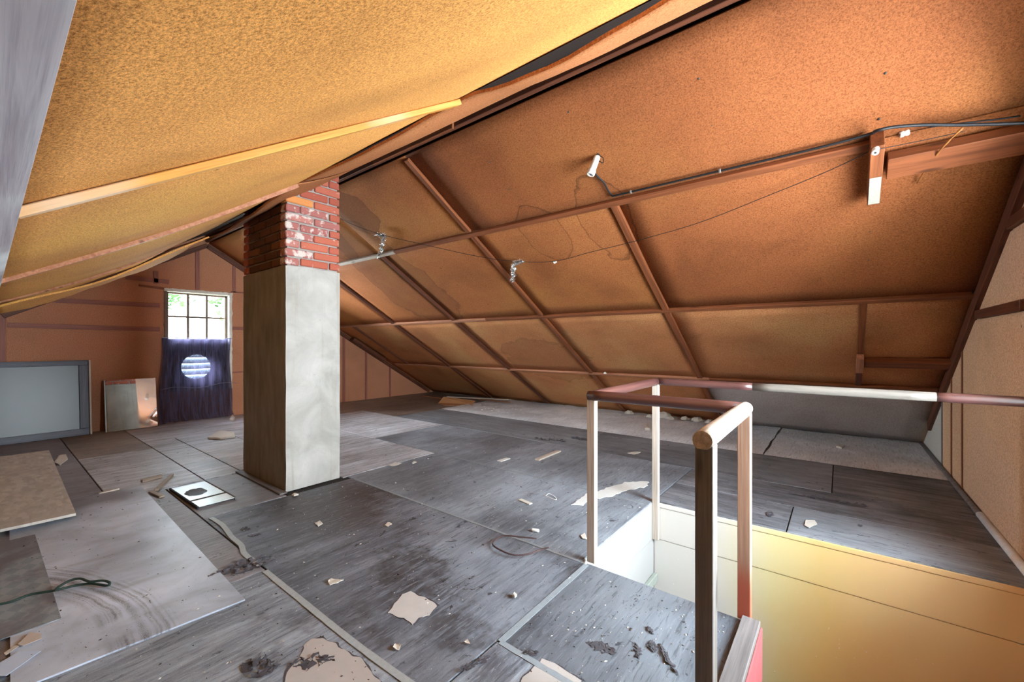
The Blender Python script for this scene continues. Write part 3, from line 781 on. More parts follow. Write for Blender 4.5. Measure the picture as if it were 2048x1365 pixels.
tube('hem_cord', [(.005+.006*math.sin(i*2.1), -.42+.84*i/20, 1.186+.004*math.sin(i*1.7)) for i in range(21)], .0055, m_plain('pale_cord', lin(160, 158, 170), .8), cur, 6)
tube('mid_seam', [(.03+.006*math.sin(i*1.3), -.44+.92*i/24, .47+.02*math.sin(i*.4)+.03*i/24) for i in range(25)], .004, m_plain('pale_seam', lin(112, 104, 116), .8), cur, 5)

# ------------------------------------------------------------------ what stands outside the left window
LAWN = m_plain('sunlit_ground', lin(196, 196, 176), .9, var=.2, scale=2)
link('ground', boxmesh(-40, XL-.3, -14, 18, -5.3, -5.2), LAWN, kind='structure')
LEAF = m_plain('leaf_green', (.05, .12, .035), .7, .1, var=.4, scale=8)
def tree(loc, h, rad, label, seed):
    rnd = random.Random(seed)
    t = thing('garden_tree', label, 'tree', loc, 0, 'trees outside the window')
    V, F = tube_data([(0, 0, 0), (.05, .1, h*.4), (-.05, .05, h*.75)], [.16, .12, .05], 8)
    link('trunk', py(V, F), m_plain('bark', lin(84, 70, 58), .9), t)
    V, F = [], []
    for i in range(4200):
        d = Vector((rnd.gauss(0, 1), rnd.gauss(0, 1), rnd.gauss(0, 1))).normalized()
        c = Vector((d.x*rad, d.y*rad, d.z*rad*.9)) * rnd.uniform(.45, 1) * (1 + .3*mnoise.noise(d*2.3 + Vector((seed, 0, 0)))) + Vector((0, 0, h*.72))
        a = Vector((rnd.uniform(-1, 1), rnd.uniform(-1, 1), rnd.uniform(-.6, .6))).normalized(); b = a.cross(Vector((rnd.uniform(-1, 1), rnd.uniform(-1, 1), rnd.uniform(-1, 1)))).normalized()
        s = rnd.uniform(.08, .16); n = len(V)
        V += [c-a*s, c+b*s*.5, c+a*s, c-b*s*.5]; F.append([n, n+1, n+2, n+3])
    tag(link('foliage', py(V, F), LEAF, t), kind='stuff')
tree((-13.0, 5.2, -5.2), 11.4, 1.8, 'leafy green tree outside, behind the right panes of the small window', 3)
tree((-20.0, 3.0, -5.2), 12.5, 2.2, 'leafy green tree outside, behind the left panes of the small window', 11)

# ------------------------------------------------------------------ chimney
CH = dict(x0=-4.04, x1=-3.226, y0=1.382, y1=1.805)
def m_plaster():
    t = NT('chimney_render', .8, .2)
    n = t.noise(3, 5, .6, dist=.6); f = t.noise(60, 4, .7); v = t.noise(1, 4, .6, t.mapping((18, 18, 1.2)))
    c = t.ramp(n, [(.3, lin(150, 147, 140)), (.55, lin(174, 171, 165)), (.75, lin(190, 187, 182))])
    c = t.mix(t.math('MULTIPLY', t.fr(v, .52, .7), .45), c, lin(150, 142, 126))
    c = t.mix(t.math('MULTIPLY', t.fr(f, .62, .74), .5), c, lin(120, 116, 108))
    # side towards the near eave: its shade painted in as a darker, streaked tone
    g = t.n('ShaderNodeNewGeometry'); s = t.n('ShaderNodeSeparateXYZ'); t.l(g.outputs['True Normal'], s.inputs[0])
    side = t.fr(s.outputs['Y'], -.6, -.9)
    shaded = t.ramp(t.noise(2.5, 5, .6, t.mapping((4, 4, 1.2))), [(.3, lin(124, 116, 108)), (.7, lin(156, 148, 138))])
    c = t.mix(side, c, shaded)
    t.col(c); t.bump(t.math('ADD', n, t.math('MULTIPLY', f, .3)), .35, .02); return t.m
RENDER = m_plaster()
chim = thing('chimney', 'square chimney stack, grey rendered below and bare red brick above', 'chimney', (-3.633, 1.594, 0))
cl = Vector(chim.location)
def clo(name, me, mat): return link(name, me, mat, chim)
def rough_box(x0, x1, y0, y1, z0, z1, n=.006, top_wob=0.0):
    bm = bmesh.new(); m = boxmesh(x0, x1, y0, y1, z0, z1); bm.from_mesh(m); bpy.data.meshes.remove(m)
    bmesh.ops.subdivide_edges(bm, edges=bm.edges[:], cuts=16, use_grid_fill=True)
    for v in bm.verts:
        q = mnoise.noise_vector(v.co*5.0 + Vector((3, 1, 2))); v.co.x += q.x*n; v.co.y += q.y*n
        if v.co.z > z1-.001: v.co.z += top_wob*mnoise.noise(Vector((v.co.x*9, v.co.y*9, 0)))
    me = bpy.data.meshes.new('rough'); bm.to_mesh(me); bm.free(); return me
clo('rendered_base', rough_box(CH['x0']-cl.x, CH['x1']-cl.x, CH['y0']-cl.y, CH['y1']-cl.y, 0.002, 1.685, .004, .012), RENDER)
MORT = m_plain('pale_mortar', lin(150, 142, 136), .9, var=.2, scale=30)
ins = .016
clo('mortar_core', boxmesh(CH['x0']+ins-cl.x, CH['x1']-ins-cl.x, CH['y0']+ins-cl.y, CH['y1']-ins-cl.y, 1.64, 2.64), MORT)
def m_brick(name, c, c2, white):
    t = NT(name, .8, .2)
    oi = t.n('ShaderNodeObjectInfo'); off = t.n('ShaderNodeVectorMath', operation='SCALE'); off.inputs[0].default_value = (7, 13, 5); t.l(oi.outputs['Random'], off.inputs['Scale'])
    ad = t.n('ShaderNodeVectorMath', operation='ADD'); t.l(t.tc, ad.inputs[0]); t.l(off.outputs[0], ad.inputs[1])
    n = t.noise(14, 5, .65, ad.outputs[0]); f = t.noise(120, 3, .6)
    base = t.mix(oi.outputs['Random'], c, c2)
    base = t.mix(t.math('MULTIPLY', t.fr(f, .55, .75), .4), base, mul(c, .5))
    base = t.mix(t.math('MULTIPLY', t.fr(n, 1-white, 1-white+.1), .85), base, lin(206, 196, 188))
    t.col(base); t.bump(f, .4, .004); return t.m
BRK = m_brick('red_brick', lin(158, 80, 64), lin(182, 102, 80), .40)
BRKW = m_brick('limewashed_brick', lin(156, 94, 88), lin(176, 114, 104), .50)
BRKD = m_brick('shaded_brick', lin(88, 60, 46), lin(124, 80, 56), .2)  # darker copy for the near face, its shade put into the brick colour
BRKO = m_brick('orange_brick', lin(206, 138, 80), lin(206, 130, 76), .36)
course = .0665; bh = .054
bmesh_cache = {}
def brick(x0, x1, y0, y1, z, mat):
    key = (round(x1-x0, 3), round(y1-y0, 3), mat.name)
    if key not in bmesh_cache:
        a, b = (x1-x0)/2, (y1-y0)/2; m = boxmesh(-a, a, -b, b, -bh/2, bh/2, .006); m.materials.append(mat); bmesh_cache[key] = m
    o = link('brick', bmesh_cache[key], None, chim)
    o.location = Vector(((x0+x1)/2, (y0+y1)/2, z)) - Vector((cl.x, cl.y, 0)) + Vector((random.uniform(-.0025, .0025), random.uniform(-.0025, .0025), random.uniform(-.002, .002)))
    o.rotation_euler = (random.uniform(-.015, .015), random.uniform(-.015, .015), random.uniform(-.012, .012))
Wb = .10; j = .011
x0, x1, y0, y1 = CH['x0'], CH['x1'], CH['y0'], CH['y1']
for k in range(14):
    z = 1.685 + .012 + bh/2 + k*course
    if z > 2.56: break
    if z > roofz(y1) + .10: break
    even = k % 2 == 0
    # side facing the right gable and its opposite (along y)
    ya, yb = y0, y1
    if even: cuts = [(ya, ya+Wb), (ya+Wb+j, yb-.085-j), (yb-.085, yb)]
    else: cuts = [(ya, ya+.205), (ya+.205+j, yb)]
    for sx in (0, 1):
        xa, xb = (x1-Wb, x1) if sx else (x0, x0+Wb)
        for ci, (a, b) in enumerate(cuts):
            if (a+b)/2 < 3 and z > roofz((a+b)/2) + .07: continue
            mt = BRK
            if sx and ci == 0 and k < 9: mt = BRKW
            if sx and k in (4, 5, 6) and ci < 2 and random.random() < .6: mt = BRKW
            if sx and k == 7 and ci == 0: mt = BRKO
            brick(xa, xb, a, b, z, mt)
    # side facing the near eave and its opposite (along x)
    for sy in (0, 1):
        a0, b0 = (y0, y0+Wb) if not sy else (y1-Wb, y1)
        if z > roofz((a0+b0)/2) + .07: continue
        xx = x0 + Wb + j; first = True
        lengths = [.21] if even else [.10]
        while xx < x1 - Wb - j - .02:
            Lb = lengths[0] if first else .215
            e = min(xx+Lb, x1-Wb-j); first = False
            brick(xx, e, a0, b0, z, BRKD if not sy else BRK); xx = e + j
# flashing board at the foot
beam('foot_board', (x0-.02-cl.x, y0-.028-cl.y, .006), (x1+.03-cl.x, y0-.028-cl.y, .006), .055, .012, (0, 0, 1), GREYB, chim, .002)

# ------------------------------------------------------------------ railing round the stair opening
rail = thing('stair_railing', 'timber railing with round handrails on four posts round the stair opening', 'railing', (-.65, 2.2, 0))
ro = Vector(rail.location)
def post(x, y, w_, d_, z0, z1, mat):
    o = box('post', x-w_/2-ro.x, x+w_/2-ro.x, y-d_/2-ro.y, y+d_/2-ro.y, z0, z1, mat, rail, .002)
    # grain upright: local X along the post
    me = o.data; Mx = Matrix.Rotation(R(90), 4, 'Y'); me.transform(Mx); o.rotation_euler = (0, R(-90), 0); return o
ZRT = .838
post(-.985, 1.903, .042, .036, 0.0, ZRT-.012, PALEW)
post(-1.008, 2.893, .042, .034, -.258, ZRT-.012, PALEW)
post(-.302, 1.892, .046, .040, .0, ZRT-.012, POSTC)
post(-.290, 1.230, .046, .05, 0.0, ZRT-.012, POSTD)
def handrail(p0, p1, mat, r=.026, ext=0.0):
    p0 = Vector(p0)-ro; p1 = Vector(p1)-ro; d = (p1-p0); L = d.length; ex = d.normalized(); ez = Vector((0, 0, 1)); ey = ez.cross(ex)
    n = 18; prof = []
    for i in range(n):
        a = 2*math.pi*i/n; yy, zz = r*math.cos(a), r*1.05*math.sin(a)
        prof.append((yy*(1.0 if zz > 0 else .96), max(zz, -r*.86)))
    st = 8; V, F = [], []
    for k in range(st+1):
        q = 1.0
        if k in (0, st): q = .93
        t = -L/2 + L*k/st if k not in (0, st) else (-L/2 if k == 0 else L/2)
        for yy, zz in prof: V.append((t, yy*q, zz*q))
    V2 = list(V)
    for k in range(st):
        for i in range(n): F.append([k*n+i, k*n+(i+1) % n, (k+1)*n+(i+1) % n, (k+1)*n+i])
    F.append(list(range(n))[::-1]); F.append([st*n+i for i in range(n)])
    o = link('handrail', fixn(py(V2, F)), mat, rail, smooth=True)
    for p in o.data.polygons:
        if len(p.vertices) > 4: p.use_smooth = False
    M = Matrix(((ex.x, ey.x, ez.x, 0), (ex.y, ey.y, ez.y, 0), (ex.z, ey.z, ez.z, 0), (0, 0, 0, 1)))
    o.matrix_local = Matrix.Translation((p0+p1)/2) @ M; return o
handrail((-.985, 1.885, ZRT), (-1.005, 2.91, ZRT), DARKRAIL, .026)
handrail((-1.01, 2.90, ZRT), (-.42, 2.90, ZRT), DARKRAIL, .0245); handrail((-.42, 2.90, ZRT), (.37, 2.90, ZRT), GREYRAIL, .0245); handrail((.37, 2.90, ZRT), (XR-.005, 2.90, ZRT), DARKRAIL, .0245)
handrail((-1.00, 1.895, ZRT+.001), (-.31, 1.895, ZRT+.001), DARKRAIL, .026)
handrail((-.293, 1.20, ZRT), (-.302, 1.915, ZRT), PALERAIL, .028)
# kerb board on the edge of the near floor, red paint on its stair side
kerb = thing('kerb_board', 'weathered grey plank on the floor edge with flaking red paint on its stair side', 'board', (-.275, 1.2, 0))
beam('plank', (0, .065, .012), (0, .666, .012), .062, .024, (0, 0, 1), GREYB, kerb, .002)
REDP = m_plain('flaking_red_paint', lin(158, 84, 86), .6, var=.3, scale=12)
beam('painted_side', (.0345, .065, -.10), (.0345, .666, -.10), .006, .20, (0, 0, 1), REDP, kerb, .001)

# ------------------------------------------------------------------ electric things on the far slope
WHITE = m_plain('white_porcelain', lin(236, 234, 228), .3, .5, var=.04)
CABLEM = m_plain('black_cable', lin(30, 28, 30), .5)
cab = [RP(u, v, .028) for u, v in ((1224,393),(1262,384),(1330,368),(1440,342),(1560,314),(1660,290),(1740,268))] + [RP(1752, 262, .115), RP(1790, 254, .11), RP(1850, 250, .10), RP(1920, 250, .10), RP(2000, 248, .11), RP(2060, 246, .12)]
cab = [p for p in cab if p.x < XR-.01]
cb = tube('power_cable', spline(cab, 6), .0075, CABLEM, None, 8, label='thick black cable clipped along the upper roof purlin', cat='cable')
tube('power_cable', spline([RP(1225, 393, .012), RP(1216, 381, .02), RP(1208, 366, .02), RP(1192, 350, .03), RP(1186, 340, .05)], 6), .006, CABLEM, None, 8, label='short black cable curving from the purlin up to the white lamp holder', cat='cable')
tube('power_cable', spline([RP(1860, 254, .06), RP(1930, 246, .05), RP(2000, 238, .05), RP(2040, 232, .05)], 5), .004, CABLEM, None, 6, label='thin black cable rising above the thick one at the right gable', cat='cable')
CLIPM = m_plain('grey_clip', lin(150, 150, 150), .4, metal=.6)
for u, v in ((1440, 342), (1262, 384)):
    c = RP(u, v, .028); tag(link('cable_clip', boxmesh(-.006, .006, -.011, .011, -.010, .010, .002), CLIPM), 'small grey clip holding the black cable ' + ('midway along the purlin' if u > 1300 else 'near the lamp holder'), 'clip').location = c
lh_at = RP(1194, 316, .02); lh_dir = (RP(1180, 352, .14) - lh_at).normalized()
lh = thing('lamp_holder', 'white porcelain lamp holder with no bulb on the far roof slope', 'lamp holder', lh_at)
q = lh_dir.to_track_quat('Z', 'Y').to_matrix().to_4x4()
def lpart(name, prof, mat, seg=20):
    o = lathe(name, prof, mat, lh, seg); o.matrix_local = q; return o
lpart('cap', [(.012, -.012), (.020, -.008), (.021, .012), (.018, .020)], WHITE)
lpart('body', [(.0175, .018), (.021, .026), (.022, .085), (.021, .09)], WHITE)
lpart('ring', [(.022, .086), (.0265, .09), (.0265, .098), (.0245, .101), (.0265, .104), (.0265, .118), (.024, .123), (.017, .123), (.016, .116)], WHITE)
sk_ = lpart('socket', [(.0145, .10), (.0145, .1165)], m_plain('grey_socket', lin(190, 188, 184), .4))
o = link('contact', boxmesh(-.007, .007, -.002, .002, .1165, .1180), CABLEM, sk_); o.matrix_local = Matrix.Identity(4)
tube('wire_loop', [Vector(p)-lh_at for p in spline([RP(1198, 322, .05), RP(1206, 326, .06), RP(1206, 316, .03), RP(1200, 312, .01)], 5)], .003, CABLEM, lh, 6)
o = link('bracket', boxmesh(-.016, .016, -.010, .010, -.03, -.008, .002), m_plain('black_bracket', lin(36, 30, 28), .7), lh); o.matrix_local = q
# porcelain insulators
def insulator(at, axis, s, label):
    t = thing('porcelain_insulator', label, 'insulator', at)
    prof = [(.013, 0), (.016, .002), (.016, .012), (.0125, .016), (.0125, .021), (.016, .025), (.016, .036), (.013, .040), (.006, .040), (.006, .034)]
    a = lathe('knob', [(r*s, h*s) for r, h in prof], WHITE, t, 18); a.matrix_local = Vector(axis).to_track_quat('Z', 'Y').to_matrix().to_4x4()
    b = lathe('screw', [(.004*s, .030*s), (.004*s, .0405*s)], CABLEM, a, 8); b.matrix_local = Matrix.Identity(4)
insulator(RP(1752, 298, .112), SN(1) + Vector((-.15, -.25, 0)), .95, 'white porcelain knob on the wooden block at upper right')
insulator(RP(1108, 525, .0), SN(1)*.4 + Vector((.5, .1, .5)), .95, 'small white porcelain knob beside the garland in mid-slope')
insulator(RP(1818, 264, .0), SN(1)*.3 + Vector((-.8, 0, .1)), .9, 'white porcelain knob tucked behind the thick cable at right')
# thin wire from the chimney past the insulators to the block
wpts = [RP(660, 425, .02), RP(700, 447, .05), RP(765, 470, .06), RP(850, 490, .05), RP(950, 512, .05), RP(1030, 523, .05), RP(1108, 523, .025), RP(1180, 505, .03), RP(1280, 480, .045), RP(1400, 445, .05), RP(1540, 390, .05), RP(1650, 345, .05), RP(1735, 305, .06)]
WIREM = m_plain('dark_wire', lin(46, 34, 28), .7)
tube('bell_wire', spline(wpts, 6), .0026, WIREM, None, 6, label='thin dark wire sagging across the far slope from chimney to block', cat='wire')
tube('bell_wire', spline([RP(1752, 300, .13), RP(1800, 290, .10), RP(1860, 278, .09), RP(1930, 262, .08)], 5), .002, WIREM, None, 6, label='thin dark wire running right from the porcelain knob on the block', cat='wire')
RUST = m_plain('rusty_iron', lin(150, 92, 44), .85, var=.4, scale=60)
rp = [RP(1835, 366, .02), RP(1858, 330, .05), RP(1888, 292, .11), RP(1925, 256, .12)]
tube('rusty_rod', spline(rp, 5), [.0045 + .0012*math.sin(i*1.9) for i in range(16)], RUST, None, 7, label='bent rusty iron rod sticking out under the right beam', cat='rod')
# small dark nails
NAIL = m_plain('nail_head', lin(84, 72, 64), .5, metal=.5)
nail_px = ((1397,157),(1771,146),(1137,224),(1424,251),(981,324),(1173,290),(1019,379),(1758,238),(1750,387),(1740,463),(1737,520),(1102,502),(882,537),(915,570),(1143,564))
nmesh = None
for u, v in nail_px:
    c = RP(u, v, .002)
    if nmesh is None:
        o = lathe('nail', [(.0065, 0), (.006, .003), (.002, .005)], NAIL, ceiling, 8); nmesh = o.data
    else: o = link('nail', nmesh, None, ceiling)
    o.matrix_world = Matrix.Translation(c) @ SN(1).to_track_quat('Z', 'Y').to_matrix().to_4x4()
# tinsel
def m_foil():
    t = NT('silver_foil', .25, .5); t.b.inputs['Metallic'].default_value = 1.0; t.col((.78, .80, .78)); return t.m
FOIL = m_foil()
def tinsel(px, label, seed, dens):
    rnd = random.Random(seed)
    pts = spline([RP(u, v, o) for u, v, o in px], 10)
    t = thing('tinsel_garland', label, 'garland', pts[0])
    base = pts[0]
    tube('core', [p-base for p in pts], .0035, CABLEM, t, 5)
    V, F = [], []
    for i in range(len(pts)-1):
        for k in range(dens):
            p = pts[i].lerp(pts[i+1], rnd.random()) - base
            d = Vector((rnd.gauss(0, 1), rnd.gauss(0, 1), rnd.gauss(0, 1))).normalized(); L = rnd.uniform(.018, .042)
            s = d.cross(Vector((rnd.random(), rnd.random(), rnd.random()))).normalized()*.0016; n = len(V)
            bend = Vector((rnd.gauss(0, .005), rnd.gauss(0, .005), rnd.gauss(0, .005)))
            V += [p-s, p+s, p+d*L*.6+s+bend, p+d*L*.6-s+bend, p+d*L+s*.5, p+d*L-s*.5]; F += [[n, n+1, n+2, n+3], [n+3, n+2, n+4, n+5]]
    tag(link('foil_needles', py(V, F), FOIL, t), kind='stuff')
tinsel(((755,469,.055),(768,473,.06),(764,490,.07),(763,502,.06)), 'silver tinsel bit dangling from the wire close to the chimney', 1, 26)
tinsel(((761,506,.04),(757,513,.045)), 'tiny tuft of silver tinsel stuck on the purlin by the chimney', 4, 14)
tinsel(((1045,524,.06),(1030,527,.06),(1026,545,.07),(1025,563,.06)), 'silver tinsel bit dangling from the wire in mid-slope', 2, 26)

# ------------------------------------------------------------------ things leaning on the left gable
GREYP = m_plain('grey_board_paint', lin(64, 68, 74), .35, .5, var=.08, scale=3)
FRAMEM = m_wood('dark_blue_grey_frame', lin(50, 50, 62), lin(78, 76, 90), rough=.4, knots=False)
bd = thing('framed_board', 'large grey board in a dark frame leaning low against the left wall', 'board', (-7.15, .22, 0), 0)
bd.rotation_euler = (0, R(-6), R(3))
bw, bhh = .57, .905
box('panel', -.022, -.006, -bw+.06, bw-.06, .05, bhh-.05, GREYP, bd, .001)
beam('frame_rail', (0, -bw, .04), (0, bw, .04), .08, .036, (1, 0, 0), FRAMEM, bd); beam('frame_rail', (0, -bw, bhh-.03), (0, bw, bhh-.03), .06, .036, (1, 0, 0), FRAMEM, bd)
beam('frame_stile', (.001, bw-.04, .08), (.001, bw-.04, bhh-.06), .08, .036, (1, 0, 0), FRAMEM, bd); beam('frame_stile', (.001, -bw+.04, .08), (.001, -bw+.04, bhh-.06), .08, .036, (1, 0, 0), FRAMEM, bd)
beam('frame_edge', (.004, bw+.012, 0.0), (.004, bw+.012, bhh), .018, .05, (1, 0, 0), PALEW, bd)
def m_mirror():
    t = NT('mirror_silver', .04, .5); t.b.inputs['Metallic'].default_value = 1.0
    n = t.noise(3, 4); t.col((.82, .88, .88)); t.rough(t.math('MULTIPLY', t.fr(n, .3, .9), .10)); return t.m
mr = thing('mirror', 'unframed mirror pane leaning against the wall left of the curtain', 'mirror', (-7.15, 1.18, .0))
mr.rotation_euler = (0, R(-11.5), R(0))
box('glass', -.001, .004, -.25, .25, .004, .655, m_mirror(), mr, .001); box('backing', -.008, -.001, -.25, .25, .004, .655, DARKB, mr, .001)
box('chipped_edge', -.006, .0045, -.252, -.240, .004, .655, m_plain('mirror_edge', lin(150, 170, 180), .3), mr, .001)

# ------------------------------------------------------------------ sheets and things lying on the floor
def m_osb():
    t = NT('strand_board', .7, .25)
    v = t.n('ShaderNodeTexVoronoi'); v.inputs['Scale'].default_value = 1; t.l(t.mapping((9, 40, 1), rot=(0, 0, .3)), v.inputs['Vector'])
    v2 = t.n('ShaderNodeTexVoronoi'); v2.inputs['Scale'].default_value = 1; t.l(t.mapping((14, 30, 1), rot=(0, 0, -.5)), v2.inputs['Vector'])
    c = t.mix(.5, t.ramp(t.math('MULTIPLY', v.outputs['Color'], 1.0), [(0, lin(176, 168, 158)), (1, lin(214, 208, 198))]), t.ramp(t.math('MULTIPLY', v2.outputs['Color'], 1.0), [(0, lin(170, 160, 150)), (1, lin(220, 214, 206))]))
    n = t.noise(2.5, 4); c = t.mix(t.math('MULTIPLY', t.fr(n, .55, .75), .5), c, lin(136, 124, 120))
    t.col(c); t.bump(t.math('MULTIPLY', v.outputs['Color'], 1.0), .3, .004); return t.m
def quad_board(name, px, z, th, mat, label, cat, zt=None, **k):
    pts = [FP(u, v, z) for u, v in px]
    return prism(name, [(p.x, p.y) for p in pts], z - th, z, mat, label=label, cat=cat, **k)
PLYM = m_floor('pale_hardboard', lin(150, 156, 166), lin(210, 216, 224), 'y', 7, .5, rough=.34, seed=12,
   blobs=(((-.95, -.2, 0), (1, 1, 1), .5, lin(120, 116, 122), .6, .2),))
def m_hard():
    t = NT('dusty_hardboard', .36, .5)
    n = t.noise(2.2, 5, .6, dist=.5); f = t.noise(300, 3, .7); st_ = t.noise(1, 5, .6, t.mapping((9, 2, 1)), .6)
    # arcs of soot swept across the board
    d = t.dist((1.0, -1.1, 0), (.8, 1, 0), .05, 3)
    w_ = t.n('ShaderNodeTexNoise'); w_.inputs['Scale'].default_value = 1; w_.inputs['Detail'].default_value = 4
    cb_ = t.n('ShaderNodeCombineXYZ'); t.l(t.math('MULTIPLY', d, 44), cb_.inputs[0]); t.l(w_.inputs['Vector'], w_.inputs['Vector']) if False else None
    t.l(cb_.outputs[0], w_.inputs['Vector'])
    band = t.math('MULTIPLY', t.fr(d, .96, 1.02), t.fr(d, 1.20, 1.13))
    c = t.ramp(n, [(.3, lin(140, 147, 160)), (.5, lin(188, 198, 214)), (.7, lin(218, 228, 244))])
    c = t.mix(t.math('MULTIPLY', t.fr(st_, .55, .75), .4), c, lin(132, 130, 136))
    dirt = t.math('MULTIPLY', t.math('MULTIPLY', band, t.fr(w_.outputs['Fac'], .42, .6)), t.fr(f, .34, .54))
    c = t.mix(t.math('MULTIPLY', t.math('MULTIPLY', dirt, t.fr(t.noise(5, 3), .3, .6)), .85), c, lin(72, 68, 74))
    far_ = t.dist((-1.0, .02, 0), (1, .8, 0), .5, 3)
    c = t.mix(t.math('MULTIPLY', t.fr(far_, .42, .1), .75), c, lin(92, 86, 92))
    c = t.mix(t.math('MULTIPLY', t.fr(t.noise(120, 2), .7, .74), .8), c, lin(70, 66, 68))
    t.col(c); t.rough(t.math('ADD', t.math('MULTIPLY', n, .3), .22)); t.bump(f, .08, .003); return t.m
ply = prism('hardboard_sheet', [(-4.225, .745), (-2.0, .69), (-2.045, .05), (-4.27, .10)], .0015, .0075, m_hard(), label='large pale dusty hardboard sheet lying flat at the lower left', cat='board')
def m_check():
    t = NT('faded_checked_vinyl', .4, .45)
    ck = t.n('ShaderNodeTexChecker'); ck.inputs['Scale'].default_value = 16; t.l(t.mapping((1, 1.6, 1), rot=(0, 0, .78)), ck.inputs['Vector'])
    ck.inputs['Color1'].default_value = (*lin(132, 146, 154), 1); ck.inputs['Color2'].default_value = (*lin(152, 160, 166), 1)
    n = t.noise(3, 5, .6, dist=.5); c = t.mix(t.math('MULTIPLY', t.fr(n, .42, .62), .85), ck.outputs['Color'], lin(104, 100, 108))
    t.col(c); return t.m
prism('vinyl_offcut', [(-3.62, .178), (-2.43, .188), (-2.43, -.30), (-3.62, -.30)], .0080, .0105, m_check(), label='faded blue checked vinyl offcut lying on the hardboard at left', cat='vinyl')
osb = thing('strand_board_sheet', 'thick beige strand board lying on the floor at the far left', 'board', (-4.95, .0, .0))
prism('board', [(-1.22, .395), (1.21, .352), (1.19, -.45), (-1.24, -.40)], .030, .046, m_osb(), osb)
BATT = m_plain('dark_support_batten', lin(60, 52, 48), .9)
for x in (-.9, 1.0): box('support_batten', x-.03, x+.03, -.40, .28, .0115, .030, BATT, osb)
PAPW = m_plain('pale_blue_paper', lin(196, 210, 232), .5, var=.03)
pp = [FP(u, v, .014) for u, v in ((38,1303),(82,1302),(12,1352),(-45,1352))]
prism('paper_sheet', [(p.x, p.y) for p in pp], .0118, .0130, PAPW, label='pale blue sheet of paper at the lower left corner', cat='paper')
TORN = m_plain('torn_card', lin(196, 184, 174), .8, var=.1)
def scrap(name, px, z, th, mat, label, cat, amp=.008, seed=0, **k):
    pts = ragged([FP(u, v, z) for u, v in px], amp, 4, seed)
    return prism(name, pts, z, z+th, mat, label=label, cat=cat, **k)
scrap('torn_card', ((35,1290),(62,1266),(84,1268),(82,1278),(48,1292)), .0155, .0015, TORN, 'torn beige card beside the checked vinyl edge', 'card', .006, 2)
scrap('torn_card', ((8,1307),(34,1290),(38,1293),(12,1312)), .013, .0012, TORN, 'narrow torn beige card above the pale blue paper', 'card', .004, 5)
# strap
STRAPM = m_plain('dark_green_strap', lin(44, 62, 56), .6, var=.25, scale=30)
sp_ = [FP(u, v, z) for u, v, z in ((-30,1214,.02),(20,1205,.018),(60,1190,.02),(108,1182,.022),(150,1172,.018),(182,1168,.02),(214,1172,.022),(219,1166,.03),(205,1162,.034),(180,1164,.034),(160,1158,.036),(140,1162,.034),(118,1174,.028),(110,1182,.026))]
tube('green_strap', spline(sp_, 6), .0052, STRAPM, None, 6, label='dark green strap looped on the pale hardboard', cat='strap')
# tray with grey lump
tr = thing('picture_pane', 'white pane with dark dividing bar lying on the floor before the chimney', 'pane', (-3.645, .98, 0), R(1.5))
PANEW = m_plain('whitish_glass', lin(206, 214, 214), .25, .6, var=.12, scale=14)
box('sheet', -.29, .29, -.105, .105, .012, .017, PANEW, tr, .001)
box('dark_edge', -.30, .30, -.118, -.105, .002, .020, DARKB, tr, .002); box('dark_edge', -.30, .30, .105, .114, .002, .022, GREYB, tr, .002)
box('dividing_bar', .122, .140, -.105, .105, .016, .0205, BATT, tr, .001); box('foot', -.2, -.15, -.09, .09, .001, .012, BATT, tr); box('foot', .15, .2, -.09, .09, .001, .012, BATT, tr)
def lump(name, c, rx, ry, rz_, mat, seed, **k):
    bm = bmesh.new(); bmesh.ops.create_icosphere(bm, subdivisions=3, radius=1)
    for v in bm.verts:
        d = 1 + .28*mnoise.noise(v.co*2.2 + Vector((seed, 0, 0))) + .1*mnoise.noise(v.co*7+Vector((0, seed, 0))); v.co = Vector((v.co.x*rx*d, v.co.y*ry*d, max(v.co.z*rz_*d, -.0)))
    me = bpy.data.meshes.new(name); bm.to_mesh(me); bm.free()
    o = link(name, me, mat, **k); o.location = c; return o
lump('dust_heap', (-3.70, .955, .0172), .085, .062, .012, m_plain('grey_dust', lin(112, 122, 130), .95, var=.3, scale=60), 3, label='heap of grey dust on the white pane', cat='dust')
# sticks
STK = m_wood('old_stick', lin(120, 100, 86), lin(168, 150, 132), knots=False)
def stick(u0, v0, u1, v1, wd, th, mat, label, name='wood_stick', z=.0, cat='stick', lift=0.0, **k):
    a = FP(u0, v0, z); b = FP(u1, v1, z); a.z = z+th/2+.001; b.z = z+th/2+.001+lift
    return beam(name, a, b, wd, th, (0, 0, 1), mat, None, .002, label=label, cat=cat, **k)
stick(283, 966, 323, 955, .026, .022, STK, 'short squared stick lying flat beyond the hardboard')
stick(313, 983, 344, 953, .024, .020, STK, 'short stick slanting away in front of the white pane', lift=.0)
stick(302, 986, 324, 996, .030, .012, STK, 'stubby wood chip at the foot of the slanting stick')
stick(198, 990, 238, 980, .02, .012, PALEW, 'pale split stick lying across the floor seam at left')
stick(1074, 922, 1118, 904, .050, .014, PALEW, 'clean pale wood slat lying beyond the stair opening', 'wood_stick')
stick(998, 924, 1017, 918, .05, .006, m_plain('white_chip', lin(216, 214, 208), .6), 'small white wood chip left of the clean pale slat', 'wood_chip', cat='wood chip')
stick(1040, 1001, 1062, 1010, .03, .008, m_plain('bone_chip', lin(206, 204, 192), .6), 'cream wood chip lying in front of the powder smear', 'wood_chip', cat='wood chip')
stick(895, 795, 1018, 801, .06, .02, PALEW, 'pale long lath lying along the far eave', 'wood_lath', z=.03)
stick(846, 793, 940, 806, .03, .015, PINK, 'thin reddish lath under the cardboard by the far eave', 'wood_lath', z=.0)
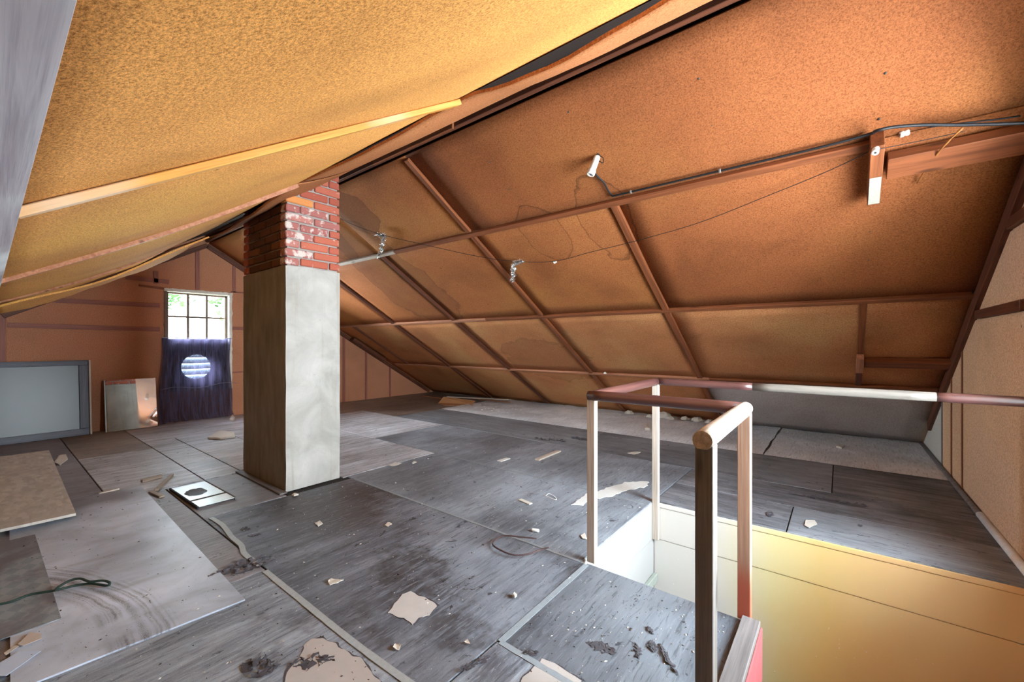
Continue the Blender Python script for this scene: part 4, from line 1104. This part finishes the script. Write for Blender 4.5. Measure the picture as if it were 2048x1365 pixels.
stick(960, 800, 1020, 806, .10, .008, m_plain('brown_card', lin(150, 112, 86), .8), 'flat brown card strip on the eave paper', 'card_strip', z=.026, cat='card')
# bent cardboard at the eave
CARD = m_plain('brown_cardboard', lin(186, 136, 92), .8, var=.12, scale=12)
cb1 = thing('cardboard_piece', 'folded brown cardboard lying at the far eave', 'cardboard', FP(895, 810))
def wedge(name, pts, mat, par):
    V = [tuple(p) for p in pts] + [(p[0], p[1], p[2]-.006) for p in pts]; n = len(pts)
    return link(name, fixn(py(V, [list(range(n)), list(range(n, 2*n))[::-1]] + [[i, (i+1) % n, n+(i+1) % n, n+i] for i in range(n)])), mat, par)
wedge('flap', [(-.25, .0, .008), (.38, .25, .01), (.30, .42, .05), (-.28, .16, .11)], CARD, cb1)
wedge('sheet', [(-.25, .0, .008), (.38, .25, .01), (.55, .15, .008), (.0, -.10, .008)], CARD, cb1)
# wire loop and twig
TWIG = m_plain('dark_twig', lin(84, 66, 66), .8, var=.3, scale=40)
tw = [FP(u, v, z) for u, v, z in ((1073,1078,.03),(1035,1074,.03),(1005,1073,.02),(985,1088,.012),(1003,1102,.02),(1030,1111,.02),(1060,1108,.03),(1080,1100,.03),(1098,1096,.04))]
tube('twig', spline(tw, 4), .0045, TWIG, None, 6, label='thin dark bent twig curled on the floor seam', cat='twig')
tube('paper_clip', spline([FP(u, v, .006) for u, v in ((1088,990),(1105,998),(1113,1000),(1110,994),(1098,988),(1092,992))], 5), .0022, WHITE, None, 6, label='white wire clip lying near the powder smear', cat='clip')
cx_ = FP(1071, 1062, .008)
lathe('cork', [(.008, -.022), (.010, -.018), (.010, .016), (.007, .022)], WHITE, None, 10, (.9, .3, 0), cx_ + Vector((0, 0, .002)), label='small white plug lying near the bent twig', cat='plug')
# flakes that can be told apart
FLK = m_plain('pale_flake', lin(206, 200, 190), .75, var=.1)
def flake(px, label, seed, mat=FLK, z=.003, th=.0022, cat='flake', name='paint_flake'):
    pts = [FP(u, v, z) for u, v in px]; pts = ragged(pts, .004, 3, seed)
    o = prism(name, pts, z, z+th, mat, label=label, cat=cat)
    me = o.data
    for v in me.vertices: v.co.z += .012*abs(mnoise.noise(Vector((v.co.x*30, v.co.y*30, seed))))
    return o
flake(((656,1165),(662,1159),(688,1162),(676,1168),(660,1172)), 'pale pointed flake left of the bare beige patch', 1)
flake(((785,1300),(790,1290),(802,1294),(797,1304)), 'curled white scrap near the bottom edge of the floor', 2)
flake(((928,1288),(935,1280),(940,1292)), 'tiny pale triangular flake by the bottom of the seam tape', 3)
flake(((1162,1072),(1170,1068),(1174,1080),(1166,1080)), 'white flake at the foot of the left near post', 4)
flake(((583,993),(590,989),(597,991),(588,995)), 'white crumb at the chimney corner', 5, th=.01)
flake(((776,932),(790,926),(804,927),(788,934)), 'white smudge-like flake right of the chimney base', 6)
flake(((823,927),(830,923),(834,926),(826,929)), 'small white flake farther right of the chimney base', 7)
flake(((415,879),(440,866),(468,868),(470,876),(440,880)), 'crumpled pale paper scrap on the floor behind the chimney', 8, th=.02)
flake(((459,843),(464,834),(470,838),(466,845)), 'crumpled yellowish scrap at the right foot of the curtain', 9, th=.03)
flake(((108,927),(118,914),(132,911),(136,920),(120,932)), 'torn pale paper curl beside the strand board corner', 10, th=.008)
flake(((1290,862),(1294,852),(1300,862)), 'small white peg on the eave paper near the rail', 11, th=.03)
flake(((1608,1052),(1612,1042),(1630,1042),(1634,1050),(1618,1058)), 'pale blotch-like flake on the black floor beyond the stairs', 12)
flake(((1672,897),(1676,892),(1690,894),(1684,900)), 'white crumb on the eave paper at right', 13, th=.02)
flake(((1255,908),(1270,904),(1282,906),(1268,910)), 'pale flake on the dark floor between the two left posts', 14)
flake(((630,1048),(640,1044),(646,1050),(636,1054)), 'dull small crumb on the dark worn sheet', 15, mat=GREYB if False else FLK)
flake(((770,1052),(776,1047),(784,1050),(776,1055)), 'small crumb in the middle of the dark worn sheet', 16)
flake(((1025,1196),(1029,1190),(1034,1195),(1029,1199)), 'small pale crumb left of the white seam tape', 17, th=.01)
# rubble along the eave by the railing
RUB = m_plain('plaster_crumb', lin(190, 184, 174), .85, var=.15)
rnd = random.Random(5)
rub_px = [(1272,826,.05,'flat plaster chunk leftmost in the rubble at the eave'), (1300,838,.045,'plaster chunk second from left in the eave rubble'), (1322,832,.04,'plaster chunk left of the big white one in the eave rubble'), (1352,828,.085,'largest white plaster chunk in the eave rubble'), (1340,842,.05,'plaster chunk in front of the largest one at the eave'), (1380,838,.045,'plaster chunk right of the largest one at the eave'), (1402,842,.06,'white plaster chunk beside the rail in the eave rubble'), (1420,850,.05,'rightmost plaster chunk in the eave rubble')]
for i, (u, v, s, lb) in enumerate(rub_px):
    p = FP(u, v); p.y = min(p.y, 6.18)
    lump('plaster_chunk', (p.x, p.y, .024), s*1.35, s*1.1, s*.95, RUB, i*3.3, label=lb, cat='plaster', group='plaster rubble at the far eave')
# loose grit nobody could count
allb = [(-3.2, -1.05, .86, 1.86), (-3.2, -1.05, 1.9, 2.8), (-4.2, -1.05, 2.85, 3.85), (-6.0, -4.2, .6, 3.8), (-1.0, -.35, .9, 1.86), (-2.2, -.5, .3, .85)]
V, F, MI = [], [], []
for n_, boxes, smin, smax, mi in ((1600, allb, .002, .006, 0), (1400, allb + [(-4.2, -2.1, .1, .68)], .002, .006, 1), (260, [(-2.9, -1.2, 5.7, 6.2), (-1.2, .6, 5.9, 6.25), (-5.3, -3.6, 5.0, 5.9)], .006, .022, 2)):
    rnd = random.Random(3 + mi)
    for i in range(n_):
        x0, x1, y0, y1 = boxes[i % len(boxes)]
        x = rnd.uniform(x0, x1); y = rnd.uniform(y0, y1)
        if (WX0-.02 < x and WY0-.02 < y < WY1+.02) or (x > TX-.02 and y < WY1): continue
        if CH['x0']-.03 < x < CH['x1']+.03 and CH['y0']-.06 < y < CH['y1']+.03: continue
        z = .002 + (.011 if (-4.2 < x < -2.05 and .1 < y < .68) else 0) + (.02 if y > 4.82 else 0)
        s_ = rnd.uniform(smin, smax)*(.5+rnd.random()**3); a = rnd.random()*6.28; c, d = math.cos(a)*s_, math.sin(a)*s_; k = len(V); q = rnd.uniform(.25, .7)
        V += [(x+c, y+d, z), (x-d*q, y+c*q, z), (x-c, y-d, z), (x+d*q, y-c*q, z), (x, y, z+s_*.5)]
        F += [[k, k+1, k+4], [k+1, k+2, k+4], [k+2, k+3, k+4], [k+3, k, k+4]]; MI += [mi]*4
me = py(V, F)
for m_ in (FLK, BATT, RUB): me.materials.append(m_)
for p, mi in zip(me.polygons, MI): p.material_index = mi
link('loose_grit', me, None, floor, kind='stuff')
# odd small things on roof and stair wall
lump('cotton_tuft', RP(1210, 748, .034), .022, .016, .022, WHITE, 2.0, label='tiny white tuft caught on the lowest purlin', cat='tuft')
beam('angle_bracket', RP(1943, 598, .012), RP(1968, 596, .012), .010, .004, SN(1), CABLEM, ceiling, .0005); beam('angle_bracket', RP(1943, 598, .012), RP(1946, 584, .012), .010, .004, SN(1), CABLEM, ceiling, .0005)
# peeled dark flaps of the floor covering
def peel(c, L, Wd, rot, curl, seed):
    nx, ny = 22, 6; V, F = [], []
    for j in range(ny+1):
        for i in range(nx+1):
            u = i/nx - .5; v = j/ny
            wd = Wd*(.15 + .85*(1-abs(2*u)**1.5)) * (1 + .8*mnoise.noise(Vector((u*11, seed, 2))))
            x = u*L + .02*mnoise.noise(Vector((u*9, v*5, seed))); y = (v-.5)*wd + .35*Wd*mnoise.noise(Vector((u*8, seed, 7)))
            V.append((x, y, .0015 + curl*v*v*max(0, .5 + .9*mnoise.noise(Vector((u*10, seed, 5))))))
    for j in range(ny):
        for i in range(nx):
            if mnoise.noise(Vector((i*.55, j*.6, seed))) > .22: continue
            a = j*(nx+1)+i; F.append([a, a+1, a+nx+2, a+nx+1])
    o = link('peeled_flap', py(V, F), PEEL, floor); o.location = c; o.rotation_euler = (0, 0, rot); return o
for u, v, L, Wd, rot, cu in ((470,1140,.22,.05,1.5,.025),(510,1136,.2,.045,1.6,.02),(490,1128,.18,.04,1.45,.018),(490,1060,.05,.03,.6,.01),(512,1072,.05,.02,1.2,.008),(1165,880,.28,.07,.1,.03),(1115,882,.25,.05,.0,.02),(1085,880,.2,.05,.1,.02),(515,1330,.10,.05,.8,.02),(530,1345,.08,.04,1.3,.02),(1205,1298,.10,.05,.2,.006),(1305,1295,.06,.03,2.0,.01),(1330,1310,.08,.02,2.2,.012),(1275,1305,.07,.03,2.1,.008),(1340,1330,.1,.02,2.4,.01),(1300,1262,.04,.02,2.3,.008),(1620,995,.25,.05,.05,.02),(1680,1005,.3,.04,.0,.02),(1540,1030,.08,.05,1.4,.01),(625,1325,.14,.05,.9,.012),(1060,1310,.05,.02,.6,.01),(950,1330,.12,.03,1.3,.01)):
    p = FP(u, v); peel((p.x, p.y, .001), L, Wd, rot, cu, u*.37)
